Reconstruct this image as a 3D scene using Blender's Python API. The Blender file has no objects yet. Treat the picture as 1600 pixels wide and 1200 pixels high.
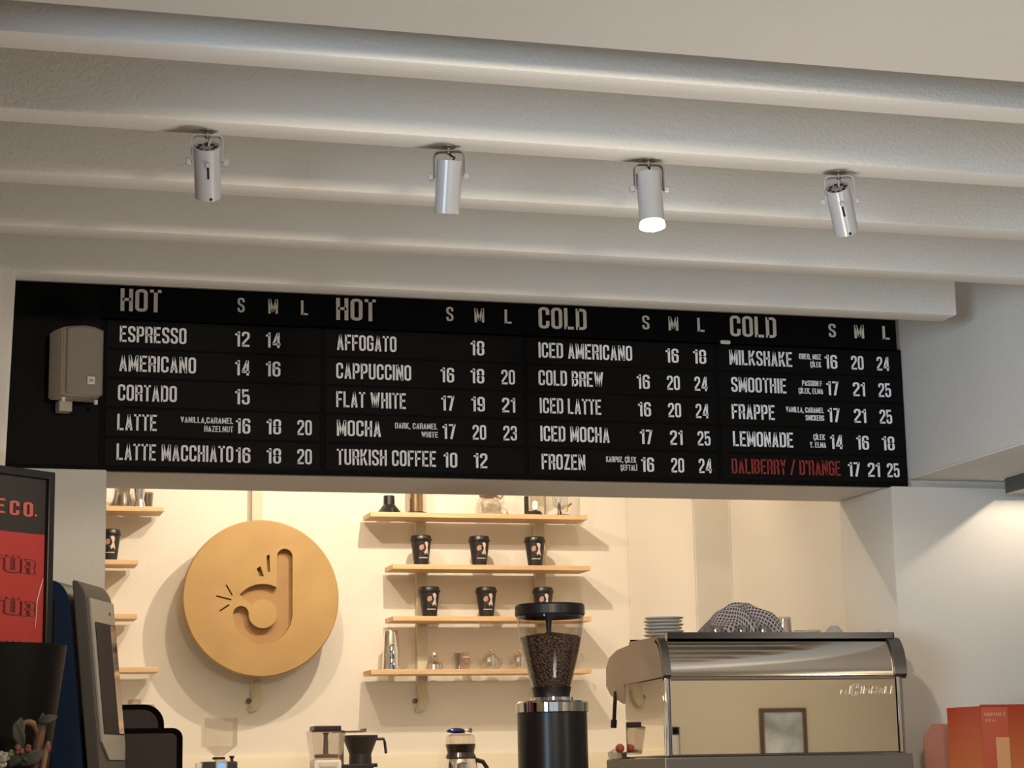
import bpy, bmesh, math, random
from mathutils import Vector, Matrix, noise
random.seed(7)
S = bpy.context.scene
COL = S.collection
PI = math.pi

# ------------------------------------------------------------------ camera, world, light, exposure
EYE = Vector((0, 0, 1.3))
RIGHT = Vector((0.962205, -0.271640, -0.019313))
DOWN = Vector((0.032493, 0.184930, -0.982214))
FWD = Vector((0.270381, 0.944464, 0.186767))
cam = bpy.data.cameras.new('camera')
cam.sensor_width = 36
cam.lens = 72.0
cam.clip_start = 0.05
camo = bpy.data.objects.new('camera', cam)
COL.objects.link(camo)
m = Matrix.Identity(4)
for i in range(3):
    m[i][0] = RIGHT[i]; m[i][1] = -DOWN[i]; m[i][2] = -FWD[i]; m[i][3] = EYE[i]
camo.matrix_world = m
S.camera = camo

def at(px, py, Y):                         # point on the plane Y = const seen at a photo pixel (1600 x 1200 frame)
    d = RIGHT * ((px - 800) / 3200) + DOWN * ((py - 600) / 3200) + FWD
    return EYE + d * (Y / d.y)

S.view_settings.view_transform = 'Standard'
S.view_settings.look = 'None'
S.view_settings.gamma = 1.0
S.view_settings.use_curve_mapping = False
S.view_settings.exposure = 0.0

w = bpy.data.worlds.new('sky'); S.world = w; w.use_nodes = True
bg = w.node_tree.nodes['Background']
bg.inputs[0].default_value = (0.75, 0.87, 1.0, 1); bg.inputs[1].default_value = 0.5
w.cycles.sampling_method = 'NONE'

def lamp(name, kind, loc, power, color, target=None, **kw):
    l = bpy.data.lights.new(name, kind); l.energy = power; l.color = color
    for k, v in kw.items(): setattr(l, k, v)
    o = bpy.data.objects.new(name, l); COL.objects.link(o); o.location = loc
    if target is not None:
        o.rotation_euler = (Vector(target) - Vector(loc)).to_track_quat('-Z', 'Y').to_euler()
    return o
COOL = (0.74, 0.85, 1.0); WARM = (1.0, 0.84, 0.65); SOFT = (1.0, 0.86, 0.68)
# added upward fills for floor bounce; below them, daylight through left and rear windows
lamp('upward_fill_b', 'SPOT', (1.7, 3.6, 0.7), 62, (1.0, 0.93, 0.86), (1.7, 3.6, 3), spot_size=math.radians(138), spot_blend=0.3, shadow_soft_size=0.25)
lamp('upward_fill_c', 'SPOT', (2.7, 2.8, 0.7), 20, (1.0, 0.93, 0.86), (2.7, 2.8, 3), spot_size=math.radians(138), spot_blend=0.3, shadow_soft_size=0.25)
lamp('daylight_left', 'AREA', (-3.9, -1.1, 1.5), 23, (0.60, 0.80, 1.0), (3, 5.3, 2.2), shape='RECTANGLE', size=2.9, size_y=1.7, spread=math.radians(48))
lamp('daylight_rear', 'AREA', (-0.2, -3.42, 1.25), 2, (0.97, 0.97, 1.0), (0.6, 5, 1.5), shape='RECTANGLE', size=4.6, size_y=1.9)
# added warm fill that brightens the rear wall mirrored in the machine
lamp('rear_wall_fill', 'POINT', (5.8, -1.6, 2.1), 60, SOFT, shadow_soft_size=0.18)
# added warm fill cone from above the frame, aimed at the bar wall
lamp('bar_wall_fill', 'SPOT', (1.1, 1.5, 2.51), 150, (1.0, 0.85, 0.66), (1.3, 5.9, 1.45), spot_size=math.radians(56), spot_blend=0.6, shadow_soft_size=0.13)
# the ceiling spots inside the bar niche
lamp('niche_light_a', 'SPOT', (1.75, 6.9, 2.9), 66, WARM, (1.35, 8.1, 1.85), spot_size=math.radians(150), spot_blend=0.6, shadow_soft_size=0.016)
lamp('niche_light_c', 'SPOT', (2.45, 6.9, 2.85), 9, WARM, (2.5, 8.1, 1.85), spot_size=math.radians(150), spot_blend=0.5, shadow_soft_size=0.016)
lamp('niche_light_b', 'POINT', (1.22, 6.9, 2.78), 26, WARM, shadow_soft_size=0.014)

# ------------------------------------------------------------------ helpers
MATS = {}
def mat(name, color, rough=0.6, metal=0.0, bump=0.0, bscale=200.0, noise_amt=0.0, nscale=5.0, spec=0.5, aniso=None, coat=0.0, bdist=0.002):
    if name in MATS: return MATS[name]
    mt = bpy.data.materials.new(name); mt.use_nodes = True
    nt = mt.node_tree; b = nt.nodes['Principled BSDF']
    b.inputs['Base Color'].default_value = (*color, 1)
    b.inputs['Roughness'].default_value = rough
    b.inputs['Metallic'].default_value = metal
    b.inputs['Specular IOR Level'].default_value = spec
    if coat: b.inputs['Coat Weight'].default_value = coat
    tc = nt.nodes.new('ShaderNodeTexCoord')
    if bump:
        n = nt.nodes.new('ShaderNodeTexNoise'); n.inputs['Scale'].default_value = bscale; n.inputs['Detail'].default_value = 3
        nt.links.new(tc.outputs['Object'], n.inputs['Vector'])
        bp = nt.nodes.new('ShaderNodeBump'); bp.inputs['Strength'].default_value = bump; bp.inputs['Distance'].default_value = bdist
        nt.links.new(n.outputs['Fac'], bp.inputs['Height']); nt.links.new(bp.outputs['Normal'], b.inputs['Normal'])
    if noise_amt:
        n2 = nt.nodes.new('ShaderNodeTexNoise'); n2.inputs['Scale'].default_value = nscale; n2.inputs['Detail'].default_value = 6
        nt.links.new(tc.outputs['Object'], n2.inputs['Vector'])
        rp = nt.nodes.new('ShaderNodeValToRGB')
        rp.color_ramp.elements[0].position = 0.3; rp.color_ramp.elements[1].position = 0.7
        rp.color_ramp.elements[0].color = (*[c * (1 - noise_amt) for c in color], 1)
        rp.color_ramp.elements[1].color = (*[min(1, c * (1 + noise_amt)) for c in color], 1)
        nt.links.new(n2.outputs['Fac'], rp.inputs['Fac']); nt.links.new(rp.outputs['Color'], b.inputs['Base Color'])
    MATS[name] = mt
    return mt

def wood(name, c0, c1, axis_scale=(3, 40, 40)):
    mt = bpy.data.materials.new(name); mt.use_nodes = True; nt = mt.node_tree; b = nt.nodes['Principled BSDF']
    tc = nt.nodes.new('ShaderNodeTexCoord'); mp = nt.nodes.new('ShaderNodeMapping'); mp.inputs['Scale'].default_value = axis_scale
    n = nt.nodes.new('ShaderNodeTexNoise'); n.inputs['Scale'].default_value = 1.5; n.inputs['Detail'].default_value = 5
    rp = nt.nodes.new('ShaderNodeValToRGB'); rp.color_ramp.elements[0].position = 0.35; rp.color_ramp.elements[1].position = 0.65
    rp.color_ramp.elements[0].color = (*c0, 1); rp.color_ramp.elements[1].color = (*c1, 1)
    nt.links.new(tc.outputs['Object'], mp.inputs['Vector']); nt.links.new(mp.outputs['Vector'], n.inputs['Vector'])
    nt.links.new(n.outputs['Fac'], rp.inputs['Fac']); nt.links.new(rp.outputs['Color'], b.inputs['Base Color'])
    b.inputs['Roughness'].default_value = 0.5
    return mt

def thin_glass(name, tint=(1, 1, 1), gloss=0.09):
    mt = bpy.data.materials.new(name); mt.use_nodes = True; nt = mt.node_tree; nt.nodes.clear()
    out = nt.nodes.new('ShaderNodeOutputMaterial'); mx = nt.nodes.new('ShaderNodeMixShader')
    tr = nt.nodes.new('ShaderNodeBsdfTransparent'); tr.inputs[0].default_value = (*tint, 1)
    gl = nt.nodes.new('ShaderNodeBsdfGlossy'); gl.inputs['Roughness'].default_value = 0.03
    lw = nt.nodes.new('ShaderNodeLayerWeight'); lw.inputs['Blend'].default_value = 0.35
    mr = nt.nodes.new('ShaderNodeMapRange'); mr.inputs['To Min'].default_value = gloss; mr.inputs['To Max'].default_value = 0.75
    nt.links.new(lw.outputs['Facing'], mr.inputs['Value']); nt.links.new(mr.outputs['Result'], mx.inputs['Fac'])
    nt.links.new(tr.outputs[0], mx.inputs[1]); nt.links.new(gl.outputs[0], mx.inputs[2]); nt.links.new(mx.outputs[0], out.inputs[0])
    return mt

def emit(name, color, strength):
    mt = bpy.data.materials.new(name); mt.use_nodes = True; nt = mt.node_tree; b = nt.nodes['Principled BSDF']
    b.inputs['Emission Color'].default_value = (*color, 1); b.inputs['Emission Strength'].default_value = strength
    b.inputs['Base Color'].default_value = (0.05, 0.05, 0.05, 1)
    mt.cycles.emission_sampling = 'NONE'
    return mt

class MB:
    def __init__(s): s.bm = bmesh.new()
    def box(s, a, b, bev=0.0, rot=None, seg=2):
        a = Vector(a); b = Vector(b)
        t = bmesh.new(); bmesh.ops.create_cube(t, size=1)
        d = b - a
        for v in t.verts: v.co = Vector((v.co.x * d.x, v.co.y * d.y, v.co.z * d.z)) + (a + b) / 2
        if bev: bmesh.ops.bevel(t, geom=list(t.edges), offset=bev, segments=seg, affect='EDGES', profile=0.5)
        s._merge(t, rot); return s
    def _merge(s, t, M=None):
        if M is not None: t.transform(M)
        me = bpy.data.meshes.new('tmp'); t.to_mesh(me); t.free(); s.bm.from_mesh(me); bpy.data.meshes.remove(me)
    def lathe(s, prof, seg=32, M=None, close=True, arc=2 * PI):
        t = bmesh.new(); rings = []
        n = seg if arc >= 2 * PI - 1e-6 else seg + 1
        for r, z in prof:
            if r < 1e-6: rings.append([t.verts.new((0, 0, z))])
            else: rings.append([t.verts.new((r * math.cos(arc * k / seg), r * math.sin(arc * k / seg), z)) for k in range(n)])
        for A, B in zip(rings, rings[1:]):
            for k in range(seg):
                k2 = (k + 1) % n
                if len(A) == 1 and len(B) == 1: continue
                if len(A) == 1: f = (A[0], B[k], B[k2])
                elif len(B) == 1: f = (A[k], A[k2], B[0])
                else: f = (A[k], A[k2], B[k2], B[k])
                try: t.faces.new(f)
                except ValueError: pass
        bmesh.ops.recalc_face_normals(t, faces=t.faces)
        s._merge(t, M); return s
    def tube(s, pts, r, seg=10, cap=True):
        t = bmesh.new(); P = [Vector(p) for p in pts]; rings = []
        up = None
        for i, p in enumerate(P):
            d = (P[min(i + 1, len(P) - 1)] - P[max(i - 1, 0)]).normalized()
            if up is None: up = d.orthogonal().normalized()
            up = (up - d * up.dot(d)).normalized(); sd = d.cross(up)
            rr = r[i] if isinstance(r, (list, tuple)) else r
            rings.append([t.verts.new(p + (up * math.cos(2 * PI * k / seg) + sd * math.sin(2 * PI * k / seg)) * rr) for k in range(seg)])
        for A, B in zip(rings, rings[1:]):
            for k in range(seg): t.faces.new((A[k], A[(k + 1) % seg], B[(k + 1) % seg], B[k]))
        if cap:
            t.faces.new(rings[0]); t.faces.new(rings[-1])
        bmesh.ops.recalc_face_normals(t, faces=t.faces)
        s._merge(t); return s
    def prism(s, poly, d0, d1, f, bev=0.0):    # poly in (u, v); f(u, v, d) -> point
        t = bmesh.new()
        A = [t.verts.new(f(u, v, d0)) for u, v in poly]; B = [t.verts.new(f(u, v, d1)) for u, v in poly]
        t.faces.new(A); t.faces.new(B[::-1]); n = len(A)
        for k in range(n): t.faces.new((A[k], B[k], B[(k + 1) % n], A[(k + 1) % n]))
        bmesh.ops.recalc_face_normals(t, faces=t.faces)
        if bev: bmesh.ops.bevel(t, geom=list(t.edges), offset=bev, segments=2, affect='EDGES')
        s._merge(t); return s
    def ball(s, c, r, seg=12, sc=(1, 1, 1), M=None):
        t = bmesh.new(); bmesh.ops.create_uvsphere(t, u_segments=seg, v_segments=max(6, seg // 2), radius=r)
        X = Matrix.Translation(Vector(c)) @ (M if M else Matrix.Identity(4)) @ Matrix.Diagonal((*sc, 1))
        s._merge(t, X); return s
    def quad(s, pts):
        vs = [s.bm.verts.new(p) for p in pts]; s.bm.faces.new(vs); return s
    def grid(s, nu, nv, f, uv=False):
        V = [[s.bm.verts.new(f(i / nu, j / nv)) for i in range(nu + 1)] for j in range(nv + 1)]
        ul = s.bm.loops.layers.uv.verify() if uv else None
        for j in range(nv):
            for i in range(nu):
                fc = s.bm.faces.new((V[j][i], V[j][i + 1], V[j + 1][i + 1], V[j + 1][i]))
                if uv:
                    for lp, (a, b) in zip(fc.loops, ((i, j), (i + 1, j), (i + 1, j + 1), (i, j + 1))): lp[ul].uv = (a / nu, b / nv)
        return s
    def build(s, name, m, parent=None, smooth=21, loc=None):
        me = bpy.data.meshes.new(name); s.bm.to_mesh(me); s.bm.free(); me.materials.append(m)
        if smooth:
            for p in me.polygons: p.use_smooth = True
            me.set_sharp_from_angle(angle=math.radians(smooth))
        o = bpy.data.objects.new(name, me); COL.objects.link(o)
        if parent is not None: o.parent = parent
        if loc is not None: o.location = loc
        return o

def tag(o, label=None, cat=None, group=None, kind=None):
    if label: o['label'] = label
    if cat: o['category'] = cat
    if group: o['group'] = group
    if kind: o['kind'] = kind
    return o
def thing(name, label, cat, loc=(0, 0, 0), rz=0.0, group=None, rot=None):
    o = bpy.data.objects.new(name, None); o.empty_display_size = 0.05; COL.objects.link(o)
    o.location = loc; o.rotation_euler = rot if rot else (0, 0, rz)
    return tag(o, label, cat, group)
def kids(o): return [c for c in COL.objects if c.parent == o]
def copy_tree(o, parent=None):
    c = o.copy(); COL.objects.link(c)
    if parent is not None: c.parent = parent
    for ch in kids(o): copy_tree(ch, c)
    return c
def struct(name, mb, m, label=None, smooth=38):
    o = mb.build(name, m, None, smooth); o['kind'] = 'structure'
    if label: o['label'] = label
    return o
def rrect(x0, z0, x1, z1, r, n=6):
    out = []
    for cx, cz, a0 in ((x1 - r, z1 - r, 0), (x0 + r, z1 - r, 90), (x0 + r, z0 + r, 180), (x1 - r, z0 + r, 270)):
        for k in range(n + 1):
            a = math.radians(a0 + 90 * k / n); out.append((cx + r * math.cos(a), cz + r * math.sin(a)))
    return out

# ------------------------------------------------------------------ materials
PLASTER = mat('white_plaster', (0.72, 0.69, 0.635), 0.9, bump=0.75, bscale=120, noise_amt=0.02, nscale=2, bdist=0.0022)
NICHE = mat('cream_plaster', (0.78, 0.725, 0.635), 0.9, bump=0.3, bscale=60, noise_amt=0.02, nscale=2, bdist=0.0015)
WALLC = mat('room_plaster', (0.66, 0.60, 0.49), 0.9, bump=0.3, bscale=60)
FLOORM = mat('floor_stone', (0.45, 0.445, 0.44), 0.55, bump=0.1, bscale=20, noise_amt=0.15)
BLACKB = mat('board_black', (0.003, 0.003, 0.0035), 0.6, bump=0.15, bscale=400, spec=.08)
BLACKR = mat('row_black', (0.0042, 0.004, 0.004), 0.55, bump=0.15, bscale=300, spec=.1)
LETTER = mat('letter_white', (0.86, 0.89, 0.95), 0.6)
LETTERH = mat('letter_cream', (0.70, 0.67, 0.58), 0.6)
LETTERR = mat('letter_red', (0.26, 0.025, 0.018), 0.6)
EDGE = mat('raw_board_edge', (0.28, 0.22, 0.15), 0.8)
SPOTW = mat('white_enamel', (0.40, 0.40, 0.415), 0.3, coat=0.35)
CAPM = mat('vent_grey', (0.24, 0.22, 0.20), 0.5)
SPOTD = mat('grey_metal', (0.22, 0.19, 0.17), 0.4, metal=0.7)
BLK = mat('black_plastic', (0.010, 0.009, 0.010), 0.35)
BLKM = mat('black_matt', (0.012, 0.011, 0.012), 0.7)
CHROME = mat('chrome', (0.85, 0.84, 0.82), 0.06, metal=1)
STEEL = mat('brushed_steel', (0.50, 0.46, 0.42), 0.24, metal=1)
MIRROR = mat('polished_steel', (0.84, 0.79, 0.70), 0.015, metal=1)
DSTEEL = mat('dark_steel', (0.20, 0.19, 0.19), 0.35, metal=0.9)
SPKM = mat('speaker_beige', (0.46, 0.40, 0.32), 0.55, bump=0.1, bscale=500)
GRILLE = mat('speaker_grille', (0.30, 0.265, 0.22), 0.7, bump=0.9, bscale=900)
PINE = wood('pine', (0.60, 0.38, 0.19), (0.72, 0.50, 0.28))
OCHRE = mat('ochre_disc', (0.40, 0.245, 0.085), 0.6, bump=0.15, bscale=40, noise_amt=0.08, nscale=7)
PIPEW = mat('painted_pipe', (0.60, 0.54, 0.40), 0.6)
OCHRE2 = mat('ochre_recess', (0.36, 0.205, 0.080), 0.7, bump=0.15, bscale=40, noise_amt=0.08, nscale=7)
GLASS = thin_glass('clear_glass', (0.97, 0.96, 0.94), 0.14)
TUMBLER = thin_glass('tumbler_glass', (0.96, 0.95, 0.93), 0.16)
GLASSD = thin_glass('smoky_glass', (0.55, 0.50, 0.44), 0.12)
GLASSP = thin_glass('pink_glass', (0.93, 0.80, 0.74))
ACRYL = thin_glass('hopper_plastic', (0.965, 0.955, 0.94), 0.03)
WHITEC = mat('white_ceramic', (0.72, 0.70, 0.66), 0.2)

# ------------------------------------------------------------------ the setting
ZS, ZB, YS = 2.178, 2.600, 5.9             # soffit height, beam underside, sign plane
struct('floor', MB().box((-4, -3.5, -0.1), (9, 8.2, 0)), FLOORM)
struct('ceiling', MB().box((-4, -3.5, 2.95), (9, 8.2, 3.15)), PLASTER)
struct('ceiling_lower', MB().box((-4, -3.5, ZB), (9, 3.385, 2.95), 0.006), PLASTER, 'lower cream plaster ceiling slab in front of the beams')
for i, (a, b) in enumerate(((3.532, 3.622), (3.962, 4.05), (4.398, 4.485), (4.842, 4.925), (5.305, 5.396))):
    struct('trim_%d' % (i + 1), MB().box((-4, a, ZB), (3.0 if i < 4 else 2.888, b, 2.96), 0.007), PLASTER)
struct('wall_front', MB().box((-4, 5.93, ZS), (4.6, 6.29, 2.96)), PLASTER)
struct('wall_front_left', MB().box((-4, 5.90, 0), (0.478, 6.29, ZS), 0.006), PLASTER)
struct('wall_front_right', MB().box((2.938, 5.90, 0), (4.6, 6.29, ZS), 0.006), PLASTER)
struct('wall_left_return', MB().prism([(-4, 0), (0.150, 0), (0.172, 2.0), (0.189, ZB), (0.196, 2.96), (-4, 2.96)], 5.306, 5.94, lambda u, v, d: Vector((u, d, v)), 0.006), PLASTER)
xz = lambda u, v, d: Vector((u, d, v))
struct('wall_right', MB().prism([(3.004, 2.2), (4.6, 2.2), (4.6, 2.96), (3.004, 2.96)], -3.5, 5.92, xz, 0.006), PLASTER)
struct('wall_niche_back', MB().box((-1, 8.1, 0), (3.3, 8.2, 3)), NICHE)
struct('wall_niche_left', MB().box((-1.1, 6.29, 0), (-1, 8.2, 3)), NICHE)
struct('wall_niche_right', MB().prism([(2.962, 6.285), (2.962, 7.33), (2.811, 7.33), (2.811, 8.1), (3.3, 8.1), (3.3, 6.285)], 0, 3, lambda u, v, d: Vector((u, v, d)), 0.006), NICHE)
# guest room behind and beside the camera, with its windows
g = MB()
g.box((-4.1, -3.6, 0), (-4, -2.6, 3)).box((-4.1, 0.4, 0), (-4, 8.2, 3)).box((-4.1, -2.6, 0), (-4, 0.4, 0.6)).box((-4.1, -2.6, 2.4), (-4, 0.4, 3))
struct('wall_left', g, WALLC)
g = MB()
g.box((-4.1, -3.6, 0), (-2.5, -3.5, 3)).box((2.1, -3.6, 0), (4.4, -3.5, 3)).box((-2.5, -3.6, 0), (2.1, -3.5, .3)).box((-2.5, -3.6, 2.2), (2.1, -3.5, 3)).box((5.45, -3.6, 0), (9.1, -3.5, 3)).box((4.4, -3.6, 1.62), (5.45, -3.5, 3)).box((4.4, -3.6, 0), (5.45, -3.5, 0.5))
struct('wall_rear', g, WALLC)
struct('wall_far_right', MB().box((9, -3.6, 0), (9.1, 8.2, 3)), WALLC)
def window(name, f, w, h):
    t = MB()
    for a, b in (((0, 0), (w, .06)), ((0, h - .06), (w, h)), ((0, 0), (.06, h)), ((w - .06, 0), (w, h)), ((w / 2 - .03, 0), (w / 2 + .03, h))):
        p, q = f(a[0], a[1], -.03), f(b[0], b[1], .03)
        t.box((min(p.x, q.x), min(p.y, q.y), min(p.z, q.z)), (max(p.x, q.x), max(p.y, q.y), max(p.z, q.z)))
    struct(name, t, WHITEC)
struct('wall_left_blocker', MB().box((-.46, 2.95, 0), (-.34, 5.31, ZB)), mat('blocker_brown', (.36, .26, .17), .8))  # added unseen wall that keeps daylight off the left beam ends
window('window_1', lambda u, v, d: Vector((-4.05 + d, -2.6 + u, 0.6 + v)), 3.0, 1.8)
window('window_2', lambda u, v, d: Vector((4.4 + u, -3.55 + d, 0.5 + v)), 1.05, 1.12)
window('window_3', lambda u, v, d: Vector((-2.5 + u, -3.55 + d, 0.3 + v)), 4.6, 1.9)

# ------------------------------------------------------------------ condensed capitals built from strokes
T = 0.128
def arcp(cx, cy, r, a0, a1, n=4): return [(cx + r * math.cos(math.radians(a0 + (a1 - a0) * k / n)), cy + r * math.sin(math.radians(a0 + (a1 - a0) * k / n))) for k in range(n + 1)]
def glyph(c):
    l, b, t, r = T / 2, T / 2, 1 - T / 2, 0.115
    W = 0.41; R = W - T / 2
    tl = arcp(l + r, t - r, r, 180, 90); tr = arcp(R - r, t - r, r, 90, 0); br = arcp(R - r, b + r, r, 0, -90); bl = arcp(l + r, b + r, r, -90, -180)
    Tl, Tr, Br, Bl = tl[::-1], tr[::-1], br[::-1], bl[::-1]
    O = (True, tl + tr + br + bl)
    E0 = [(False, [(l, 0), (l, 1)]), (False, [(l, t), (W - .03, t)]), (False, [(l, b), (W - .03, b)])]
    P0 = [(False, [(l, 0), (l, 1)])]
    def lobe(y0, y1, q=.1): return (False, [(l, y1)] + arcp(R - q, y1 - q, q, 90, 0) + arcp(R - q, y0 + q, q, 0, -90) + [(l, y0)])
    D = {
     'A': (.43, [(False, [(.07, 0), (.215, 1 - .02)]), (False, [(.36, 0), (.215, 1 - .02)]), (False, [(.12, .24), (.31, .24)])]),
     'B': (W, P0 + [lobe(.53, t, .18), lobe(b, .51, .19)]), 'C': (W, [(False, [(R, .64)] + Tr + Tl + Bl[0:0] + bl[::-1][::-1] + [])]),
     'D': (W, P0 + [(False, [(l, t)] + tr + br + [(l, b)])]), 'E': (W - .02, E0 + [(False, [(l, .52), (W - .08, .52)])]),
     'F': (W - .04, [E0[0], E0[1], (False, [(l, .50), (W - .08, .50)])]),
     'H': (W, [(False, [(l, 0), (l, 1)]), (False, [(R, 0), (R, 1)]), (False, [(l, .52), (R, .52)])]),
     'I': (T, P0), 'K': (.43, P0 + [(False, [(.36, 1), (l + .03, .40)]), (False, [(.17, .58), (.37, 0)])]),
     'L': (W - .04, [E0[0], (False, [(l, b), (W - .05, b)])]),
     'M': (.53, [(False, [(l, 0), (l, 1)]), (False, [(.53 - l, 0), (.53 - l, 1)]), (False, [(l + .02, 1 - .02), (.265, .12)]), (False, [(.51 - l, 1 - .02), (.265, .12)])]),
     'N': (.43, [(False, [(l, 0), (l, 1)]), (False, [(.43 - l, 0), (.43 - l, 1)]), (False, [(l + .01, 1 - .04), (.42 - l, .04)])]),
     'O': (W, [O]), '0': (W, [O]), 'P': (W, P0 + [lobe(.44, t)]),
     'R': (W, P0 + [lobe(.48, t), (False, [(.22, .48), (R - .02, .38), (R, 0)])]),
     'S': (W, [(False, [(R, .70)] + Tr + Tl + [(l, .66), (l + .05, .56), (R - .05, .44), (R, .34)] + br + bl + [(l, .30)])]),
     'T': (W - .03, [(False, [(0, t), (W - .03, t)]), (False, [(.19, 0), (.19, 1)])]),
     'U': (W, [(False, [(l, 1)] + Bl + Br + [(R, 1)])]),
     'V': (.42, [(False, [(.07, 1), (.21, .03)]), (False, [(.35, 1), (.21, .03)])]),
     'W': (.60, [(False, [(.07, 1), (.18, .04)]), (False, [(.30, .96), (.18, .04)]), (False, [(.30, .96), (.42, .04)]), (False, [(.53, 1), (.42, .04)])]),
     'X': (.42, [(False, [(.06, 0), (.36, 1)]), (False, [(.06, 1), (.36, 0)])]),
     'Y': (.42, [(False, [(.06, 1), (.21, .45)]), (False, [(.36, 1), (.21, .45)]), (False, [(.21, 0), (.21, .5)])]),
     'Z': (W - .02, [(False, [(0.02, t), (W - .02, t)]), (False, [(0.02, b), (W - .02, b)]), (False, [(.09, .10), (W - .11, .90)])]),
     '1': (.27, [(False, [(.27 - l - .02, 0), (.27 - l - .02, 1)]), (False, [(.0, .80), (.12, .80), (.19, .90)])]),
     '2': (W, [(False, [(l, .70)] + tl + tr + [(R, .62), (l + .01, .22), (l + .01, b)]), (False, [(l - .05, b), (W - .01, b)])]),
     '3': (W, [(False, [(l, .72)] + tl + tr + [(R, .60), (R - .09, .52)]), (False, [(.15, .52), (R - .09, .52), (R, .43)] + br + bl + [(l, .28)])]),
     '4': (.44, [(False, [(.33, 0), (.33, 1)]), (False, [(.30, .98), (.06, .24)]), (False, [(.02, .24), (.44, .24)])]),
     '5': (W, [(False, [(R - .0, t), (l, t), (l, .50), (l + .03, .55), (.20, .60)] + arcp(R - .1, .50, .1, 90, 0) + br + bl + [(l, .30)])]),
     '6': (W, [(False, [(R, .72)] + Tr + Tl + Bl + Br + arcp(R - .1, .46, .1, 0, 90) + [(l, .56)])]),
     '7': (W - .02, [(False, [(0, t), (W - .10, t)]), (False, [(W - .10, 1), (.13, 0)])]),
     '8': (W, [(True, arcp(l + r, t - r, r, 180, 90) + tr + arcp(R - .14, .66, .14, 0, -90) + arcp(l + .14, .66, .14, -90, -180)), (True, arcp(l + .14, .38, .14, 180, 90) + arcp(R - .14, .38, .14, 90, 0) + br + bl)]),
     '9': (W, [(False, [(l, .28)] + Bl + Br + Tr + Tl + arcp(l + .1, .54, .1, 180, 270) + [(R, .44)])]),
     ',': (T, [(False, [(l, .14), (l, 0), (.03, -.14)])]), '.': (T, [(False, [(l, 0), (l, .15)])]), "'": (.13, [(False, [(.065, 1), (.065, .74)])]),
     '/': (.36, [(False, [(.03, -.02), (.33, 1.02)])]), ' ': (.17, []),
    }
    D['C'] = (W, [(False, [(R, .64)] + Tr + Tl + Bl + Br + [(R, .36)])])
    D['G'] = (W, [(False, [(R, .66)] + Tr + Tl + Bl + Br + [(R, .48), (.22, .48)])])
    D['J'] = (W, [(False, [(l, .28)] + Bl + Br + [(R, 1)])])
    D['Ç'] = (W, D['C'][1] + [(False, [(.22, .02), (.26, -.10), (.15, -.17)])])
    D['Ş'] = (W, D['S'][1] + [(False, [(.22, .02), (.26, -.10), (.15, -.17)])])
    D['İ'] = (T, P0 + [(False, [(l, 1.06), (l, 1.20)])])
    D['Ü'] = (W, D['U'][1] + [(False, [(.12, 1.07), (.12, 1.21)]), (False, [(.29, 1.07), (.29, 1.21)])])
    return D[c]
def strip(path, closed, t):
    P = [Vector(p) for p in path]; Q = [P[0]]
    for p in P[1:]:
        if (p - Q[-1]).length > 1e-4: Q.append(p)
    if closed and (Q[0] - Q[-1]).length < 1e-4: Q.pop()
    n = len(Q); A = []; B = []
    for i in range(n):
        d0 = (Q[i] - Q[i - 1]).normalized() if (i or closed) else (Q[1] - Q[0]).normalized()
        d1 = (Q[(i + 1) % n] - Q[i]).normalized() if (i < n - 1 or closed) else d0
        n0 = Vector((-d0.y, d0.x)); n1 = Vector((-d1.y, d1.x)); mm = (n0 + n1)
        if mm.length < 1e-3: mm = n0
        mm.normalize(); k = min(1.6, 1 / max(0.3, mm.dot(n0))) * t / 2
        A.append(Q[i] + mm * k); B.append(Q[i] - mm * k)
    return A, B
def text_mesh(mb, s, x0, x1, z0, h, f, depth=0.002, t=T, outline=0.0, gap=0.075):
    """lay the capitals of s between x0 and x1, cap height h, baseline z0; f(u, v, d) -> point"""
    gl = [glyph(c) for c in s]; W = sum(g[0] for g in gl) + gap * (len(gl) - 1); k = (x1 - x0) / W; x = x0
    for gw, strokes in gl:
        for closed, path in strokes:
            A, B = strip(path, closed, t)
            loops = [(A, B, closed)]
            if outline:
                loops = []
                if closed: loops = [(*strip(A, True, outline), True), (*strip(B, True, outline), True)]
                else: loops = [(*strip(A + B[::-1], True, outline), True)]
            for a_, b_, cl in loops:
                n = len(a_); bm = mb.bm
                pf = lambda p, d: bm.verts.new(f(x + p.x * k, z0 + p.y * h, d))
                va = [pf(p, 0) for p in a_]; vb = [pf(p, 0) for p in b_]; wa = [pf(p, depth) for p in a_]; wb = [pf(p, depth) for p in b_]
                for i in range(n if cl else n - 1):
                    j = (i + 1) % n
                    bm.faces.new((wa[i], wa[j], wb[j], wb[i])); bm.faces.new((va[i], va[j], wa[j], wa[i])); bm.faces.new((vb[i], wb[i], wb[j], vb[j]))
                if not cl:
                    for i in (0, n - 1): bm.faces.new((va[i], wa[i], wb[i], vb[i]))
        x += (gw + gap) * k
    bmesh.ops.recalc_face_normals(mb.bm, faces=mb.bm.faces)

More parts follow.
